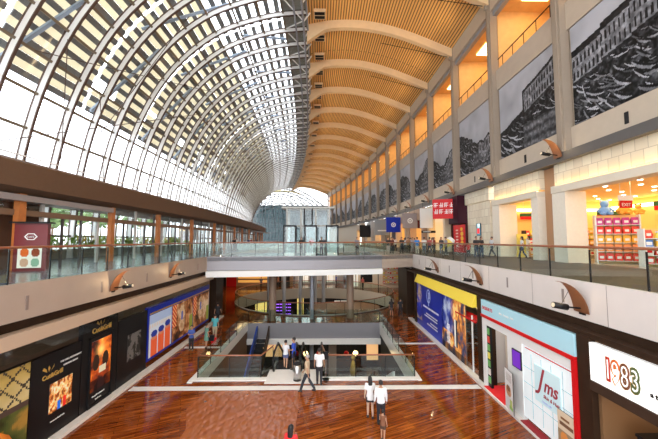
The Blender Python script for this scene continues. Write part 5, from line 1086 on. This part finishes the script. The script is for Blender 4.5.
person('left one of two dark dressed people walking beyond the blue hoarding', 6.3, 29.8, 0, PI, 1.65, K, (.1, .06, .05), hair='long', fem=True, skirt=True, vary=0)
person('right one of two dark dressed people walking beyond the blue hoarding', 7.1, 29.6, 0, PI, 1.72, K, K, pose='walk')
def bagof(x, y, z, m, lb, s=1):
    t = thing('shopping_bag', lb, 'bag', (x, y, z)); t.scale = (s, s, s); MB().add([(-.16, -.07, 0), (.16, -.07, 0), (.16, .07, 0), (-.16, .07, 0), (-.19, -.08, .38), (.19, -.08, .38), (.19, .08, .38), (-.19, .08, .38)], [(0, 1, 2, 3), (4, 5, 6, 7), (0, 1, 5, 4), (1, 2, 6, 5), (2, 3, 7, 6), (3, 0, 4, 7)]).build('body', m, t); MB().tube([(-.1, 0, .38), (-.08, 0, .6), (.08, 0, .6), (.1, 0, .38)], .012, 5).build('handle', m, t)
bagof(-7.78, 22.3, .0, m_red, 'red shopping bag held behind the green dress')
bagof(-7.62, 21.4, .45, m_black, 'black shoulder bag beside the green dress')
# upper right walkway
UR = 5.8
R_ = [('man in a black shirt and jeans standing before the stone clad wall', 11.7, 23.9, 0, K, (.03, .04, .08), 'stand', 1, 'short'),
      ('long-haired woman in black next to the man in the black shirt', 12.3, 24.3, .4, K, (.06, .08, .14), 'stand', 2, 'long'),
      ('person in a white shirt striding past the stone clad wall', 14.2, 26.3, -PI/2, (.6, .62, .65), (.08, .08, .1), 'stride', 0, 'short'),
      ('man in a grey top leaning on the walkway by the red sign', 10.9, 27.9, .8, (.25, .26, .3), (.03, .03, .04), 'stand', 1, 'short'),
      ('child in a red shirt beside the people in black', 11.6, 25.0, 0, (.7, .04, .03), K, 'stand', 0, 'short'),
      ('person in a white top walking into the narrow shop doorway', 15.2, 23.8, -2.2, (.6, .65, .7), (.05, .08, .16), 'walk', 0, 'long'),
      ('person in a yellow skirt in the narrow shop doorway', 15.6, 23.6, -2.0, (.75, .72, .65), (.75, .5, .2), 'stand', 0, 'long'),
      ('person in a dark top at the right side of the narrow shop doorway', 16.4, 23.8, -1.8, (.1, .07, .06), (.2, .12, .08), 'walk', 0, 'short'),
      ('shop assistant in a dark top behind the gondolas', 19.6, 18.2, 0, (.12, .08, .08), K, 'stand', 0, 'long'),
      ('person in a bright blue shirt among the crowd by the walkway rail', 8.9, 29.9, PI, (.02, .22, .65), (.55, .5, .42), 'stand', 0, 'short'),
      ('person in a black top left of the blue shirted one', 7.5, 30.3, 0, K, K, 'stand', 2, 'long'),
      ('person in a dark jacket near the bridge corner', 6.1, 30.0, .3, (.02, .02, .03), (.35, .3, .28), 'stand', 2, 'long'),
      ('person in a maroon top near the bridge corner', 6.6, 30.6, .3, (.12, .03, .03), K, 'stand', 0, 'short'),
      ('person in a white shirt with a black backpack by the crowd', 9.6, 30.0, PI, (.6, .6, .58), (.12, .14, .2), 'stand', 0, 'short'),
      ('person in a red checked top by the crowd', 10.4, 30.8, PI, (.45, .1, .1), (.1, .1, .15), 'walk', 0, 'short'),
      ('person in a dark top waiting left of the grey topped man', 11.2, 29.8, 0, (.05, .05, .06), (.12, .16, .28), 'stand', 1, 'long'),
      ('person in a brown top far along the walkway', 9.0, 33.5, 0, (.3, .16, .08), K, 'stand', 0, 'short'),
      ('person in a grey dress far along the walkway', 9.9, 35, 0, (.3, .3, .33), (.3, .3, .33), 'stand', 0, 'long'),
      ('person in a pale top far along the walkway', 8.6, 38, PI, (.6, .55, .5), K, 'walk', 0, 'short'),
      ('person in a dark blue top far along the walkway', 10.4, 40, 0, (.03, .05, .2), K, 'walk', 0, 'short'),
      ('person in an orange top far along the walkway', 11.0, 43, PI, (.6, .2, .05), K, 'stand', 0, 'short'),
      ('person in a black top, the farthest on the right walkway', 9.6, 47, 0, K, K, 'walk', 0, 'short'),
      ('person in a white top, farther than the orange top', 11.3, 50, 0, (.7, .7, .7), K, 'stand', 0, 'short')]
for cl, cn in (((.55, .5, .45), 'beige'), ((.08, .2, .12), 'dark green'), ((.5, .1, .25), 'pink'), ((.2, .3, .5), 'denim blue'), ((.55, .3, .1), 'ochre'), ((.3, .05, .05), 'wine red'), ((.45, .45, .5), 'light grey'), ((.05, .2, .3), 'petrol blue')):
    q = len(R_); R_.append(('person in a %s top in the crowd along the far walkway' % cn, 9.0+(q*1.37) % 3.6, 31+(q*2.9) % 16, (q*1.1) % 6, cl, K, 'walk' if q % 2 else 'stand', 0, 'long' if q % 3 else 'short'))
for i, (lb, x, y, f, tp, bt, po, va, hr) in enumerate(R_):
    person(lb, x, y, UR, f, 1.2 if 'child' in lb else 1.68, tp, bt, hair=hr, pose=po, fine=False, fem=(hr == 'long'), vary=va, skirt=('skirt' in lb), grp='people on the right upper walkway', sleeves='short')
L_ = [('person in bright red seen through the middle black framed cabinet', -1.3, 29.9, (.75, .03, .03), (.5, .5, .5)), ('person in dark clothes left of the red one, behind the bridge cabinets', -2.3, 30.2, K, K), ('person in a black top behind the rightmost bridge cabinets', -.35, 30.3, K, (.1, .1, .15)),
      ('person in a dark jacket between the bridge cabinets', .1, 30.0, (.05, .04, .06), K), ('person in grey standing on the right part of the bridge', 3.2, 31, (.2, .2, .24), K), ('person in black by the left timber columns', -12.2, 42, K, K),
      ('person in white by the left timber columns', -13.3, 47, (.6, .6, .6), K), ('person in dark blue far along the left arcade', -13.0, 53, (.03, .05, .15), K), ('person in a red top far along the left arcade', -14.2, 60, (.4, .05, .04), K), ('person in brown far along the left arcade', -15.0, 66, (.2, .12, .08), K), ('person in black farthest along the left arcade', -16.2, 74, K, K)]
for lb, x, y, tp, bt in L_: person(lb, x, y, UR, 0, 1.68, tp, bt, fine=False, hair='short', grp='people on the upper level beyond')
for lb, x, y, c in LATE: person(lb, x, y, 0, x, 1.7, c, K, fine=False, hair='short', grp='people on the ground floor beyond')
# big pale cone of the ice cream display
t = thing('ice_cream_display', 'tilted yellow cone display with white top beside the red banner', 'display', (11.4, 28.6, 5.8)); MB().tube([(-.6, 0, .5), (.15, 0, 1.25)], [.05, .42], 12).build('cone', m_ylw, t, True); MB().tube([(.15, 0, 1.25), (.38, 0, 1.5)], [.42, .3], 12).build('cream', m_white, t, True); MB().rings([(-.3, 0, 0, .3, .3), (-.3, 0, .1, .3, .3), (-.3, 0, .12, .05, .05), (-.3, 0, .8, .05, .05)], 12).build('base', m_steel, t)
